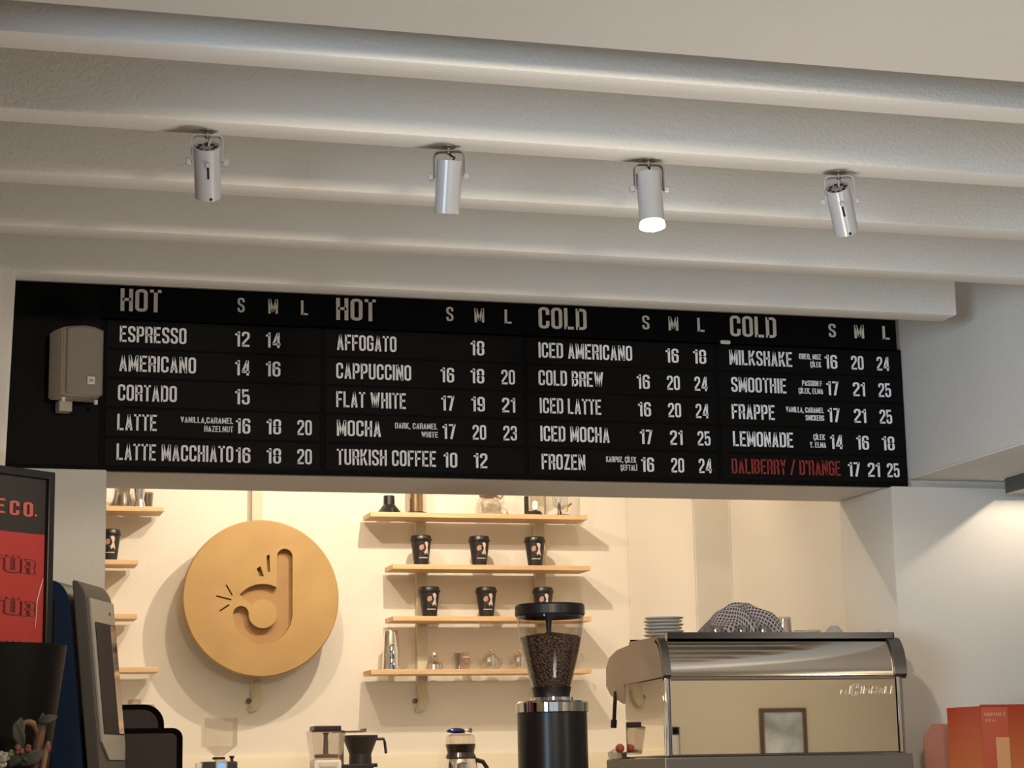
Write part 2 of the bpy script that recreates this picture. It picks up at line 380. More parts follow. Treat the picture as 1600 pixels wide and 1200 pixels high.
# ------------------------------------------------------------------ menu board
B0 = Vector((0.20, YS, ZS))                 # its lower left corner
board = thing('menu_board', 'long black menu board with white prices hanging on the wall above the bar opening', 'menu board', B0)
ZT = 2.722
loc = lambda x, z, y=0.0: Vector((x - B0.x, y, z - B0.z))
MB().box(loc(.12, ZS - .004, .0125), loc(3.001, ZT, .028)).build('backing_board', EDGE, board)
def px2x(px, py=600): return at(px, py, YS).x
cx = [0.466, 1.108, 1.735, 2.363, 3.008]
zrow = [ZS + .008 + .0866 * k for k in range(6)] # row edges, bottom to top; above it the header
def lx(px, row): return at(px, {5: 478, 4: 526, 3: 572, 2: 617, 1: 662, 0: 708}[row] + (px - 190) * 0.032, YS).x
def letters(par, s, row, a, b, m, hh, dz=0.0, name='lettering'):
    zc = (zrow[row] + (.0866 if row < 5 else .103) / 2) + dz
    mb = MB(); text_mesh(mb, s, lx(a, row) - B0.x, lx(b, row) - B0.x, zc - hh / 2 - B0.z, hh, lambda u, v, d: Vector((u, -.002 - d, v)))
    o = mb.build(name, m, par, 0); return o
sp = MB().box(loc(.13, ZS + .010, .001), loc(.452, ZT - .004, .012), .001).build('blank_panel', BLACKR, board)
fr = MB().box(loc(.12, ZS - .004, .003), loc(3.001, ZT - .10, .0125)).box(loc(.12, ZT - .105, .003), loc(2.988, ZT - .001, .0125))
fr.build('frame_strip', BLACKB, board)
MENU = [
 ('HOT', 188, 252, (376, 426, 475), (378, 426, 474), [('ESPRESSO', 187, 291, '12', '14', ''), ('AMERICANO', 186, 306, '14', '16', ''), ('CORTADO', 184, 276, '15', '', ''),
   ('LATTE', 183, 245, '16', '18', '20'), ('LATTE MACCHIATO', 182, 364, '16', '18', '20')]),
 ('HOT', 525, 587, (702, 748, 793), (700, 747, 795), [('AFFOGATO', 526, 619, '', '18', ''), ('CAPPUCCINO', 525, 642, '16', '18', '20'), ('FLAT WHITE', 525, 634, '17', '19', '21'),
   ('MOCHA', 526, 595, '17', '20', '23'), ('TURKISH COFFEE', 526, 681, '10', '12', '')]),
 ('COLD', 841, 916, (1008, 1051, 1094), (1006, 1053, 1096), [('ICED AMERICANO', 841, 987, '', '16', '18'), ('COLD BREW', 841, 942, '16', '20', '24'), ('ICED LATTE', 843, 939, '16', '20', '24'),
   ('ICED MOCHA', 844, 952, '17', '21', '25'), ('FROZEN', 846, 914, '16', '20', '24')]),
 ('COLD', 1140, 1212, (1299, 1341, 1383), (1300, 1341, 1381), [('MILKSHAKE', 1139, 1237, '16', '20', '24'), ('SMOOTHIE', 1142, 1228, '17', '21', '25'), ('FRAPPE', 1143, 1210, '17', '21', '25'),
   ('LEMONADE', 1145, 1239, '14', '16', '18'), ("DALIBERRY / D'RANGE", 1143, 1313, '17', '21', '25')]),
]
NOTES = {(0, 3): [('VANILLA,CARAMEL', 282, 364), ('HAZELNUT', 319, 364)], (1, 3): [('DARK, CARAMEL', 617, 683), ('WHITE', 658, 684)],
 (2, 4): [('KARPUZ, ÇİLEK', 947, 994), ('ŞEFTALİ', 969, 995)], (3, 0): [('OREO, MUZ', 1248, 1282), ('ÇİLEK', 1265, 1282)], (3, 1): [('PASSION F', 1253, 1284), ('ÇİLEK, ELMA', 1247, 1285)],
 (3, 2): [('VANILLA, CARAMEL', 1228, 1287), ('SNICKERS', 1258, 1287)], (3, 3): [('ÇİLEK', 1271, 1289), ('Y. ELMA', 1265, 1290)]}
PXS = {0: 11.8, 1: 11.0, 2: 10.4, 3: 10.0}
drift = {0: (1, 1, 1, 2, 2), 1: (-1, -1, 0, 2, 4), 2: (-3, -1, 1, 4, 6), 3: (-2, 1, 3, 7, 0)}
for ci, (head, ha, hb, hx, nx, rows) in enumerate(MENU):
    xa, xb = cx[ci] + .004, cx[ci + 1] - .012
    pn = MB().box(loc(xa, zrow[5] + .003, .001), loc(xb - (.012 if ci == 3 else 0), ZT - .003, .012), .001).build('header_panel', BLACKB, board)
    letters(pn, head, 5, ha, hb, LETTERH, .067, .007)
    for c, x in zip('SML', hx): letters(pn, c, 5, x - (7 if c == 'M' else 5), x + (8 if c == 'M' else 6), LETTERH, .044, .006)
    for k, (nm, a, b, *pr) in enumerate(rows):
        row = 4 - k
        pw = MB().box(loc(xa, zrow[row] + .003, .001), loc(xb, zrow[row + 1] - .003, .012), .0012).build('menu_row', BLACKR, board)
        red = nm.startswith('DALI')
        if red: tag(pw, 'menu row lettered in dark red')
        letters(pw, nm, row, a, b, LETTERR if red else LETTER, .0475)
        for j, p in enumerate(pr):
            if not p: continue
            c = nx[j] + drift[ci][k]
            if red: c = (1335, 1366, 1396)[j]
            hw = PXS[ci]; letters(pw, p, row, c - hw, c + hw * .92, LETTER, .045, -.002, 'price')
        for q, (s, a2, b2) in enumerate(NOTES.get((ci, k), [])):
            letters(pw, s, row, a2, b2, LETTER, .0175, .012 - .025 * q, 'flavour_note')
p = at(1133, 535, YS)
MB().prism(rrect(-.017, -.006, .017, .006, .0055), 0, .002, lambda u, v, d: Vector((p.x - B0.x + u, -.001 - d, p.z - B0.z + v))).build('tape_scrap', LETTERH, board)

# ------------------------------------------------------------------ loudspeaker on the blank end of the board
c = at(113, 562, 5.76)
spk = thing('wall_speaker', 'beige loudspeaker mounted on the blank left end of the black menu board', 'loudspeaker', (c.x, 5.895, c.z - .106), 0.20)
W2, H = .067, .207
def prof(w, d, k=.30):          # plan of the cabinet: bulging front
    return [(-w, 0), (-w * .98, -d * .35), (-w * .78, -d * .86), (-w * .55, -d), (0, -d - .012), (w * .55, -d), (w * .90, -d * .84), (w, -d * .4), (w, 0)]
def barrel(u, v, dd):           # top and bottom are bowed
    return Vector((u, v - .03, dd + (.010 * (1 - (u / W2) ** 2)) * (1 if dd > H / 2 else -1) - .05 * abs(v) * (1 if dd > H / 2 else -1)))
MB().prism(prof(W2, .105), .006, H - .006, barrel, .004).build('cabinet', SPKM, spk)
gm = MB(); gp = [(-.047, -.107), (-.02, -.1175), (.01, -.1195), (.04, -.1165), (.062, -.104)]
gm.grid(16, 20, lambda a, b: Vector((-.045 + .106 * a, -.1395 - .007 * math.sin(PI * min(1, a * 1.02)) + .020 * max(0, a - .55) ** 1.5 - .0, .010 + (H - .022) * b + .009 * math.sin(PI * (a * .9 + .05)) * (1 if b > .5 else -.6))))
g_ = gm.build('grille', GRILLE, spk)
sd = g_.modifiers.new('solid', 'SOLIDIFY'); sd.thickness = .004
bd = MB().box((.012, -.152, .036), (.034, -.147, .058), .001).build('badge', WHITEC, spk)
tb = MB(); text_mesh(tb, 'JBL', .0155, .0305, .043, .008, lambda u, v, d: Vector((u, -.1525 - d, v)), .0004)
tb.build('lettering', SPOTD, bd, 0)
MB().box((-.038, -.045, -.026), (.0, .0, .006), .003).build('bracket', SPKM, spk)
MB().lathe([(0, 0), (.005, 0), (.006, .012), (0, .012)], 10, Matrix.Translation((-.045, -.115, -.012))).build('screw_knob', WHITEC, spk)
MB().lathe([(0, 0), (.005, 0), (.006, .012), (0, .012)], 10, Matrix.Translation((.052, -.10, -.012))).build('screw_knob', WHITEC, spk)

# ------------------------------------------------------------------ spotlights under the second beam
LIT = emit('lamp_glow', (1.0, 0.80, 0.50), 14.0)
HOLE = mat('dark_vent', (0.004, 0.004, 0.004), 0.9)
def spotlight(label, x, y, yaw, tilt, roll, rear, lit=False):
    t = thing('ceiling_spotlight', label, 'spotlight', (x, y, ZB), yaw, 'white spotlights under the ceiling beam')
    MB().lathe([(0, 0), (.015, 0), (.015, -.003), (.005, -.004), (.005, -.016), (0, -.016)], 24).build('mount_plate', SPOTD, t)
    zt = -.011; L = .113; r = .0270; hw = .0315; pz = -.066
    y_ = MB()                                                           # yoke strap: a bent flat bar
    path = [(-hw, pz)] + [(-hw, zt - .012)] + arcp(-hw + .012, zt - .012, .012, 180, 90, 4) + arcp(hw - .012, zt - .012, .012, 90, 0, 4) + [(hw, pz)]
    A, B = strip(path, False, .0025)
    y_.prism([tuple(p) for p in A] + [tuple(p) for p in B[::-1]], -.008, .008, lambda u, v, d: Vector((u, d, v)))
    y_.build('yoke', SPOTD if not rear else SPOTW, t)
    for s in (-1, 1):
        MB().lathe([(0, 0), (.007, 0), (.008, .003), (.008, .009), (.006, .011), (0, .011)], 14, Matrix.Translation((s * (hw + .001), 0, pz)) @ Matrix.Rotation(s * PI / 2, 4, 'Y')).build('knob', SPOTW, t)
    M = Matrix.Translation((0, 0, pz)) @ Matrix.Rotation(roll, 4, 'Y') @ Matrix.Rotation(tilt, 4, 'X') @ Matrix.Translation((0, 0, -pz))
    z1, z0 = -.031, -.031 - L
    can = MB().lathe([(r - .002, z1 - .012), (r - .002, z1), (r, z1 - .001), (r, z0 + .001), (r - .002, z0), (r - .0035, z0 + .004), (r - .0035, z0 + .03)], 40, M)
    co = can.build('can', SPOTW, t, 30)
    cap = MB().lathe([(0, z1 - .003), (r - .002, z1 - .004)], 40, M).lathe([(0, z1 + .0), (.004, z1 - .0), (.005, z1 - .004)], 12, M)
    cp = cap.build('vent_cap', CAPM, co)
    h = MB()
    for k in range(8):
        a = 2 * PI * k / 8; h.lathe([(0, z1 - .0022), (.0042, z1 - .0022), (.0042, z1 - .005)], 10, M @ Matrix.Translation((.017 * math.cos(a), .017 * math.sin(a), 0)))
    h.lathe([(0, z1 + .0006), (.003, z1 + .0006), (.003, z1 - .002)], 8, M)
    h.build('vent_holes', HOLE, cp)
    ws = MB().tube([M @ Vector((.002, 0, z1 - .008)), M @ Vector((.008, .012, z1 + .006)), Vector((.004, .008, -.018)), Vector((0, 0, -.014))], .0022)
    ws.build('cable', SPOTW if rear else BLKM, t)
    if rear:
        MB().prism(rrect(-.0022, z1 - .062, .0022, z1 - .034, .002), -r - .0006, -r + .004, lambda u, v, d: M @ Vector((u, d, v))).build('slot', HOLE, co)
        MB().lathe([(0, 0), (.0055, 0), (.0055, .006), (.0045, .008), (0, .008)], 14, M @ Matrix.Translation((0, -r + .002, z1 - .029)) @ Matrix.Rotation(PI / 2, 4, 'X')).build('thumb_screw', SPOTW, co)
        MB().ball((0, 0, 0), .0035, 8, M=M @ Matrix.Translation((.004, -r + .001, z0 + .006))).build('rim_screw', HOLE, co)
    if lit:
        MB().lathe([(r - .004, z0 + .012), (r - .004, z0 - .004), (r + .001, z0 - .006), (r + .001, z0 - .010), (0, z0 - .022)], 32, M).build('bulb', LIT, co)
        pl = M @ Vector((0, 0, z0 - .03)); dr = (M @ Vector((0, 0, z0 - 1)) - M @ Vector((0, 0, z0)))
        wl = t.matrix_basis @ pl
        wl = Vector((x, y, ZB)) + Matrix.Rotation(yaw, 3, 'Z') @ pl
        lamp('spotlight_beam', 'SPOT', wl, 60, WARM, wl + Matrix.Rotation(yaw, 3, 'Z') @ dr, spot_size=math.radians(178), spot_blend=0.1, shadow_soft_size=0.025)
    else:
        MB().lathe([(0, z0 + .006), (r - .004, z0 + .004)], 24, M).build('lens', HOLE, co)
    return t
spotlight('unlit white spotlight leftmost under the beam, above HOT, vent cap and dark slot facing out', .515, 4.02, -.10, math.radians(40), math.radians(-4), True)
spotlight('unlit white spotlight second from the left, smooth plain side facing out', 1.022, 4.02, -.36, math.radians(15), math.radians(6), False)
spotlight('glowing white spotlight, the only lit one under the beam', 1.468, 4.02, -.12, math.radians(-7), math.radians(-1), False, True)
spotlight('unlit white spotlight rightmost under the beam, tilted with dark slot facing out', 1.916, 4.02, -.40, math.radians(42), math.radians(-13), True)

# ------------------------------------------------------------------ square downlight under the right girder
dl = thing('ceiling_downlight', 'grey framed square downlight cut off by the right edge, under the girder', 'lamp', (3.435, 5.715, 2.2))
q = MB()
for a, b in (((-.125, -.125), (.125, -.112)), ((-.125, .112), (.125, .125)), ((-.125, -.112), (-.112, .112)), ((.112, -.112), (.125, .112))): q.box((a[0], a[1], -.05), (b[0], b[1], -.001), .002)
q.build('trim_ring', DSTEEL, dl)
MB().box((-.111, -.111, -.010), (.111, .111, -.001)).build('baffle', BLKM, dl)
MB().lathe([(0, -.032), (.025, -.03), (.03, -.018)], 20, Matrix.Translation((.03, .0, 0))).build('bulb', emit('downlight_glow', (1, .85, .6), 8), dl)
lamp('downlight_beam', 'SPOT', (3.375, 5.62, 2.192), 14, WARM, (3.378, 5.64, 0), spot_size=math.radians(170), spot_blend=0.3, shadow_soft_size=0.008)

# ------------------------------------------------------------------ shelves, posts and the round sign on the niche wall
YB = 8.1
def post(name, label, x, z0, z1, hook=True):
    t = thing(name, label, 'post', (x, YB - .034, z0))
    MB().box((-.022, 0, .06), (.022, .033, z1 - z0), .004).build('rail', PIPEW, t)
    if hook:
        MB().tube([(0, .018, .10), (0, .0, .06), (0, -.015, .03), (-.012, -.012, .01), (-.02, .014, .0)], [.021, .023, .022, .018, .014]).build('hook', PIPEW, t)
        MB().ball((-.03, .012, .032), .011, 10).build('hook_screw', SPOTD, t)
post('wall_post', 'cream wall post behind the round ochre sign, hooked at its foot', 1.245, at(398, 1108, 8.08).z, 2.98)
post('wall_post', 'cream wall post left under the cup shelves, with a hooked foot', 1.913, at(650, 1108, 8.08).z, 2.98)
post('wall_post', 'cream wall post right under the cup shelves, behind the bean hopper', 2.416, at(650, 1108, 8.08).z, 2.98)
post('wall_post', 'cream wall post at the far left, behind the short shelves', .35, 1.6, 2.98)
SHZ = [2.311, 2.104, 1.899, 1.690]
SGR = 'pine shelves on the niche wall'
WHICH = ['uppermost', 'second from top', 'third from top', 'lowest']
def shelf(label, x0, x1, z, d=.15):
    t = MB().box((0, -d, 0), (x1 - x0, 0, .019), .0015).build('wall_shelf', PINE, None)
    t.location = (x0, YB - .036, z); tag(t, label, 'shelf', SGR); return t
NOTE = ['with coffee makers on it', 'holding the upper row of cups', 'holding the lower row of cups', 'with a shaker and glasses on it']
for (x0, x1), z, wd, nt in zip(((1.672, 2.575), (1.760, 2.583), (1.760, 2.580), (1.670, 2.575)), SHZ, WHICH, NOTE):
    shelf('pine shelf right of the round sign, %s, %s' % (wd, nt), x0, x1, z)
for x1, z, wd in zip((.860, .765, .765, .848), (2.318, 2.112, 1.906, 1.704), WHICH):
    shelf('short pine shelf left of the round sign, %s' % wd, -.15, x1, z)

# disc with the carved hand emblem: a real recess
dc = Vector((1.241, YB - .15, 1.988)); RD = .304
sign = thing('round_sign', 'round ochre disc sign with a carved snapping hand emblem hung on the niche wall', 'sign', dc)
def temp(mb):
    me = bpy.data.meshes.new('t'); mb.bm.to_mesh(me); mb.bm.free(); o = bpy.data.objects.new('t', me); COL.objects.link(o); return o
RX = Matrix.Rotation(PI / 2, 4, 'X')       # lathe axis z -> -y
base = temp(MB().lathe([(0, -.022), (RD - .004, -.022), (RD, -.018), (RD, .020), (RD - .004, .024), (0, .024)], 128, RX))
k7 = .605 / 245 / 7.06; ox, oz = (405.5 - 330) * 7.06, (935.5 - 840) * 7.06
E2 = lambda u, v: ((u - ox) * k7, (oz - v) * k7)
f2 = lambda u, v, d: Vector((u, d, v))
cut = []
def cutter(poly): cut.append(temp(MB().prism([E2(*p) for p in poly], -.05, .004, f2)))
cxx, cyy = 548, 850
ring = lambda r, a0, a1, n: [(cxx + r * math.cos(math.radians(a0 + (a1 - a0) * i / n)), cyy - r * math.sin(math.radians(a0 + (a1 - a0) * i / n))) for i in range(n + 1)]
cutter(ring(332, -2, 141, 40) + ring(160, 141, -2, 30))                                   # index finger and palm
cutter(ring(331, 178, 362, 48) + ring(159, 362, 178, 36))                                 # thumb sweep and bowl
cutter([(305 + 87.5 * math.cos(math.radians(a)), 852 - 87.5 * math.sin(math.radians(a))) for a in range(0, 360, 12)])
cutter([(792 + 88 * math.cos(math.radians(a)), 212 - 88 * math.sin(math.radians(a))) for a in range(0, 181, 12)] + [(704, 840), (880, 840)])
cutter([(588, 205), (622, 190), (626, 385), (596, 385)]); cutter([(478, 350), (520, 320), (558, 432), (508, 436)])
for a, b in (((140, 533), (206, 646)), ((28, 654), (196, 696)), ((68, 822), (176, 750))):
    A, B = strip([a, b], False, 17); cutter([tuple(p) for p in A] + [tuple(p) for p in B[::-1]])
for i, cobj in enumerate(cut):
    mod = base.modifiers.new('b%d' % i, 'BOOLEAN'); mod.operation = 'DIFFERENCE'; mod.object = cobj; mod.solver = 'EXACT'
bpy.context.view_layer.update()
me = bpy.data.meshes.new_from_object(base.evaluated_get(bpy.context.evaluated_depsgraph_get()))
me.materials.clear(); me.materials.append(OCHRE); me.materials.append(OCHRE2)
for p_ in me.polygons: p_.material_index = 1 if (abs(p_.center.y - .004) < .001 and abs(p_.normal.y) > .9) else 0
me.polygons.foreach_set('use_smooth', [True] * len(me.polygons)); me.set_sharp_from_angle(angle=math.radians(30))
dsk = bpy.data.objects.new('disc', me); COL.objects.link(dsk); dsk.parent = sign; dsk.data.name = 'disc'
for o in cut + [base]: bpy.data.objects.remove(o)
MB().box((-.03, .02, -.05), (.03, .117, .05), .003).build('standoff', PIPEW, sign)

# ------------------------------------------------------------------ paper cups
CUPM = mat('cup_black', (0.014, 0.012, 0.012), 0.45); PINK = mat('print_pink', (0.46, 0.23, 0.18), 0.6); CREAM = mat('print_cream', (0.66, 0.52, 0.43), 0.6); GREYP = mat('print_grey', (0.10, 0.09, 0.085), 0.6)
def wrap(mb, poly, rz, off=.0006):          # poly of (angle from front, z): patch hugging the cup
    c0 = (sum(p[0] for p in poly) / len(poly), sum(p[1] for p in poly) / len(poly))
    P = lambda a, z: Vector(((rz(z) + off) * math.sin(a), -(rz(z) + off) * math.cos(a), z))
    vs = [mb.bm.verts.new(P(*p)) for p in poly]; c_ = mb.bm.verts.new(P(*c0))
    for i in range(len(vs)): mb.bm.faces.new((c_, vs[i], vs[(i + 1) % len(vs)]))
def make_cup():
    t = thing('paper_cup', 'x', 'paper cup', (0, 0, 0), 0, 'black paper cups on the niche shelves')
    rz = lambda z: .0285 + (.041 - .0285) * z / .104
    MB().lathe([(0, .003), (.0265, .003), (.0275, 0), (.0285, 0), (.041, .104), (.0395, .104)], 36).build('cup_body', CUPM, t)
    MB().lathe([(.043, .099), (.0445, .101), (.0445, .105), (.042, .107), (.040, .117), (.038, .120), (.030, .1205), (.029, .117), (0, .117)], 36).build('lid', BLK, t)
    b = MB(); z0 = .056
    wrap(b, [(-.48, z0 + .012), (-.40, z0 + .022), (-.15, z0 + .026), (.06, z0 + .024), (.0, z0 + .016), (.1, z0 + .010), (-.12, z0 + .006), (-.34, z0 + .002)], rz)
    b.build('pink_print', PINK, t)
    b = MB()
    wrap(b, [(.1, z0 + .034), (.35, z0 + .038), (.55, z0 + .030), (.5, z0 + .014), (.62, z0 - .004), (.72, z0 - .016), (.45, z0 - .006), (.2, z0 - .012), (.12, z0 - .004), (.32, z0 + .012), (.2, z0 + .024)], rz)
    b.build('cream_print', CREAM, t)
    b = MB(); wrap(b, [(-.35, z0 - .006), (0, z0 + .004), (.35, z0 - .012), (.75, z0 - .020), (.7, z0 - .024), (-.5, z0 - .022)], rz, .0004); b.build('grey_print', GREYP, t)
    b = MB()
    for i in range(9):
        a = -.5 + .13 * i; wrap(b, [(a, z0 - .0285), (a + .08, z0 - .0285), (a + .08, z0 - .024), (a, z0 - .024)], rz, .0008)
    b.build('text_line', LETTERH, t)
    return t
proto = make_cup(); first = True
def place_cup(px, py, zshelf, label, rz, y=YB - .125):
    global first
    o = proto if first else copy_tree(proto); first = False
    x = at(px, py, y).x; o.location = (x, y, zshelf + .0192); o.rotation_euler = (0, 0, rz); o['label'] = label
place_cup(658, 870, SHZ[1], 'black lidded paper cup on the second shelf, leftmost of its row', .05)
place_cup(749, 870, SHZ[1], 'black lidded paper cup on the second shelf, middle of its row', -.05)
place_cup(836, 870, SHZ[1], 'black lidded paper cup on the second shelf, rightmost of its row', -.2)
place_cup(671, 950, SHZ[2], 'black lidded paper cup on the third shelf, leftmost of its row', .0)
place_cup(760, 950, SHZ[2], 'black lidded paper cup on the third shelf, middle of its row', -.1)
place_cup(849, 950, SHZ[2], 'black lidded paper cup on the third shelf, peeking over the bean hopper', -.25)
place_cup(171, 865, 2.112, 'black lidded paper cup on the short shelf left of the round sign', -.1)

# ------------------------------------------------------------------ on the top shelf
ys = YB - .11
ZT1 = SHZ[0] + .0192
def X(px, py=800, y=ys): return at(px, py, y).x
t = thing('coffee_dripper', 'black cone funnel upside down at the left end of the top shelf', 'dripper', (X(608), ys, ZT1))
MB().lathe([(.049, 0), (.050, .003), (.027, .034), (.023, .038), (.022, .074), (.020, .075), (.018, .07)], 36).build('cone', BLK, t)
MB().tube([(.0, -.047, .010), (0, -.058, .016), (0, -.058, .004), (0, -.049, .002)], .004).build('tab', BLK, t)
t = thing('press_coffee_maker', 'amber cylinder coffee press with a black foot on the top shelf', 'coffee press', (X(650), ys, ZT1))
MB().lathe([(0, 0), (.050, 0), (.050, .006), (.034, .010), (.031, .012), (0, .012)], 36).build('foot', BLK, t)
MB().lathe([(.030, .012), (.030, .15), (.028, .15), (.028, .014)], 36).build('chamber', mat('amber_steel', (.42, .30, .20), .12, metal=.9), t)
MB().lathe([(0, .15), (.034, .15), (.034, .165), (0, .165)], 30).build('collar', BLK, t)
t = thing('glass_carafe', 'round clear glass server with a wooden neck collar on the top shelf', 'carafe', (X(763), ys, ZT1))
MB().lathe([(0, .002), (.040, .001), (.050, .012), (.054, .030), (.050, .052), (.036, .074), (.028, .082), (.040, .125)], 36).build('bowl', GLASS, t)
MB().lathe([(.0285, .074), (.036, .080), (.038, .098), (.031, .10), (.028, .082)], 30).build('collar', mat('dark_wood', (.22, .10, .05), .4), t)
MB().tube([(.03, -.01, .082), (.05, -.012, .070), (.058, -.014, .085)], .005).build('tie', mat('leather_tie', (.30, .16, .09), .6), t)
MB().tube([(.033, .0, .10), (.060, 0, .09), (.066, 0, .060), (.050, 0, .025)], .0035).build('handle', GLASS, t)
t = thing('syphon_stand', 'black syphon stand with a white glass bulb on the top shelf', 'coffee maker', (X(834), ys, ZT1))
MB().lathe([(0, 0), (.036, 0), (.036, .008), (.030, .020), (0, .022)], 36).build('base', BLK, t)
MB().box((-.036, .0, .01), (-.020, .018, .20), .003).build('column', BLKM, t)
MB().box((-.038, -.004, .082), (-.018, .02, .088), .001).build('band', CHROME, t)
MB().lathe([(0, .022), (.012, .026), (.0145, .040), (.012, .058), (.006, .064), (0, .064)], 20, Matrix.Translation((.004, -.01, 0))).build('burner', mat('white_glass', (.85, .83, .75), .15), t)
MB().ball((.012, 0, .135), .045, 20).build('globe', GLASS, t)
t = thing('glass_dripper', 'glass brewer on a flat black base at the right end of the top shelf', 'dripper', (X(876), ys, ZT1))
MB().lathe([(0, 0), (.048, 0), (.050, .003), (.042, .007), (.008, .008), (0, .008)], 36).build('base', BLK, t)
MB().tube([(-.004, 0, .007), (-.006, 0, .03), (-.007, 0, .06)], [.010, .006, .004]).build('stem', BLK, t)
MB().lathe([(.012, .030), (.030, .050), (.034, .09), (.034, .15)], 30).build('glass_body', GLASS, t)
MB().tube([(.022, -.01, .022), (.026, -.01, .042), (.044, -.01, .056)], .0045).build('lever', mat('bronze', (.25, .17, .08), .4, metal=.6), t)
# on the short top shelf at the left
ZL = 2.318 + .0192; yl = ys
t = thing('cream_bowl', 'small cream bowl at the left end of the short top shelf', 'bowl', (at(159, 790, yl).x, yl, ZL))
MB().lathe([(0, .002), (.018, 0), (.02, .003), (.040, .020), (.048, .045), (.050, .07), (.047, .07), (.038, .024), (0, .008)], 36).build('bowl_body', WHITEC, t)
t = thing('smoky_jar', 'smoky glass jar beside the cream bowl on the short top shelf', 'jar', (at(191, 790, yl).x, yl, ZL))
MB().lathe([(0, .001), (.036, 0), (.038, .006), (.034, .035), (.028, .06), (.032, .09), (.036, .10)], 36).build('glass_body', GLASSD, t)
MB().lathe([(0, .092), (.034, .092), (.036, .11), (.010, .115), (0, .115)], 30).build('lid', BLK, t)
t = thing('cocktail_jigger', 'shiny hourglass steel jigger on the short top shelf', 'jigger', (at(218, 790, yl).x, yl, ZL))
MB().lathe([(.0, .001), (.023, 0), (.021, .02), (.017, .036), (.018, .044), (.026, .10), (.024, .10), (.014, .05)], 36).build('steel_body', CHROME, t)
t = thing('smoky_tumbler', 'grey glass tumbler at the right end of the short top shelf', 'glass', (at(229, 790, yl + .05).x, yl + .05, ZL))
MB().lathe([(0, .001), (.022, 0), (.026, .07), (.0245, .07), (.020, .004)], 30).build('glass_body', GLASSD, t)
# ------------------------------------------------------------------ on the lowest shelf
Z4 = SHZ[3] + .0192
t = thing('cocktail_shaker', 'tall polished steel shaker at the left end of the lowest shelf', 'shaker', (X(611, 1020), ys, Z4))
MB().lathe([(0, .002), (.036, 0), (.037, .004), (.033, .05)], 40).build('lower_tin', CHROME, t)
MB().lathe([(.0335, .045), (.0345, .05), (.028, .152), (.026, .157), (0, .158)], 40).build('upper_tin', CHROME, t)
t = thing('glass_decanter', 'small clear glass decanter with stopper on the lowest shelf', 'decanter', (X(679, 1030), ys, Z4))
MB().lathe([(0, .002), (.030, .001), (.037, .008), (.034, .022), (.018, .036), (.012, .044), (.014, .054)], 32).build('glass_body', GLASS, t)
MB().lathe([(0, .050), (.012, .052), (.014, .060), (.010, .070), (0, .072)], 20).build('stopper', CHROME, t)
MB().lathe([(0, .004), (.028, .004), (.022, .022), (.010, .034), (0, .034)], 24).build('steel_insert', CHROME, t)
t = thing('glass_jigger', 'flared clear glass with bright base on the lowest shelf', 'glass', (X(716, 1030), ys, Z4))
MB().lathe([(0, .001), (.013, 0), (.012, .02), (.018, .068), (.0165, .068), (.010, .022)], 30).build('glass_body', thin_glass('grey_glass', (.8, .76, .72), .15), t)
MB().lathe([(0, .002), (.009, .002), (.009, .022), (0, .024)], 20).build('steel_core', CHROME, t)
t = thing('pink_glass', 'pinkish glass beside the flared glass on the lowest shelf', 'glass', (X(731, 1030), ys + .03, Z4))
MB().lathe([(0, .001), (.014, 0), (.019, .02), (.018, .05), (.014, .074), (.013, .074)], 30).build('glass_body', GLASSP, t)
MB().lathe([(.0185, .05), (.012, .056), (0, .057)], 20).build('lid', WHITEC, t)
def teapot(label, px, dy=0, rz=0):
    t = thing('glass_teapot', label, 'teapot', (X(px, 1030, ys + dy), ys + dy, Z4), rz, 'glass teapots on the lowest shelf')
    MB().lathe([(0, .002), (.032, .001), (.042, .014), (.044, .030), (.036, .048), (.026, .056)], 36).build('glass_body', GLASS, t)
    MB().lathe([(.0, .010), (.020, .010), (.021, .056), (.028, .062), (.014, .066), (0, .068)], 30).build('steel_infuser', CHROME, t)
    MB().ball((0, 0, .076), .007, 12).build('lid_knob', CHROME, t)
    MB().tube([(.036, 0, .044), (.048, 0, .046), (.050, 0, .028), (.042, 0, .012)], .0035).build('handle', GLASS, t)
    MB().tube([(-.038, 0, .020), (-.044, 0, .034), (-.050, 0, .052)], [.007, .005, .004]).build('spout', GLASS, t)
teapot('clear glass teapot with steel infuser fully in view on the lowest shelf', 766)
teapot('clear glass teapot partly hidden behind the bean hopper on the lowest shelf', 812, 0, .0)
t = thing('glass_jug', 'glass jug with a looped handle right of the bean hopper on the lowest shelf', 'jug', (X(890, 1030), ys, Z4))
MB().lathe([(0, .002), (.034, .001), (.038, .02), (.034, .06), (.030, .07)], 36).build('glass_body', GLASS, t)
MB().tube([(.030, 0, .064), (.055, 0, .062), (.060, 0, .040), (.038, 0, .016)], .004).build('handle', GLASS, t)

# ------------------------------------------------------------------ counters
CT = mat('counter_wood', (.10, .075, .055), .4, noise_amt=.15)
ZC, ZK = 1.0, .95
cn = thing('bar_counter', 'dark bar counter running through the opening under the machine', 'counter', (0, 0, 0))
MB().box((.20, 4.3, ZC - .05), (4.2, 5.885, ZC), .004).box((-.33, 4.3, ZC - .05), (.20, 5.29, ZC), .004).box((.50, 5.88, ZC - .05), (2.92, 6.5, ZC), .004).build('worktop', CT, cn)
MB().box((-.33, 4.45, 0), (4.15, 5.28, ZC - .05)).build('counter_front', CT, cn)
bk = thing('back_counter', 'pale back counter along the niche wall under the shelves', 'counter', (0, 0, 0))
MB().box((-.6, 7.45, ZK - .04), (2.75, 8.09, ZK), .004).build('worktop', NICHE, bk)
MB().box((-.6, 7.5, 0), (2.75, 8.09, ZK - .04)).build('cabinet_front', CT, bk)
zl = at(320, 1184, 8.07).z
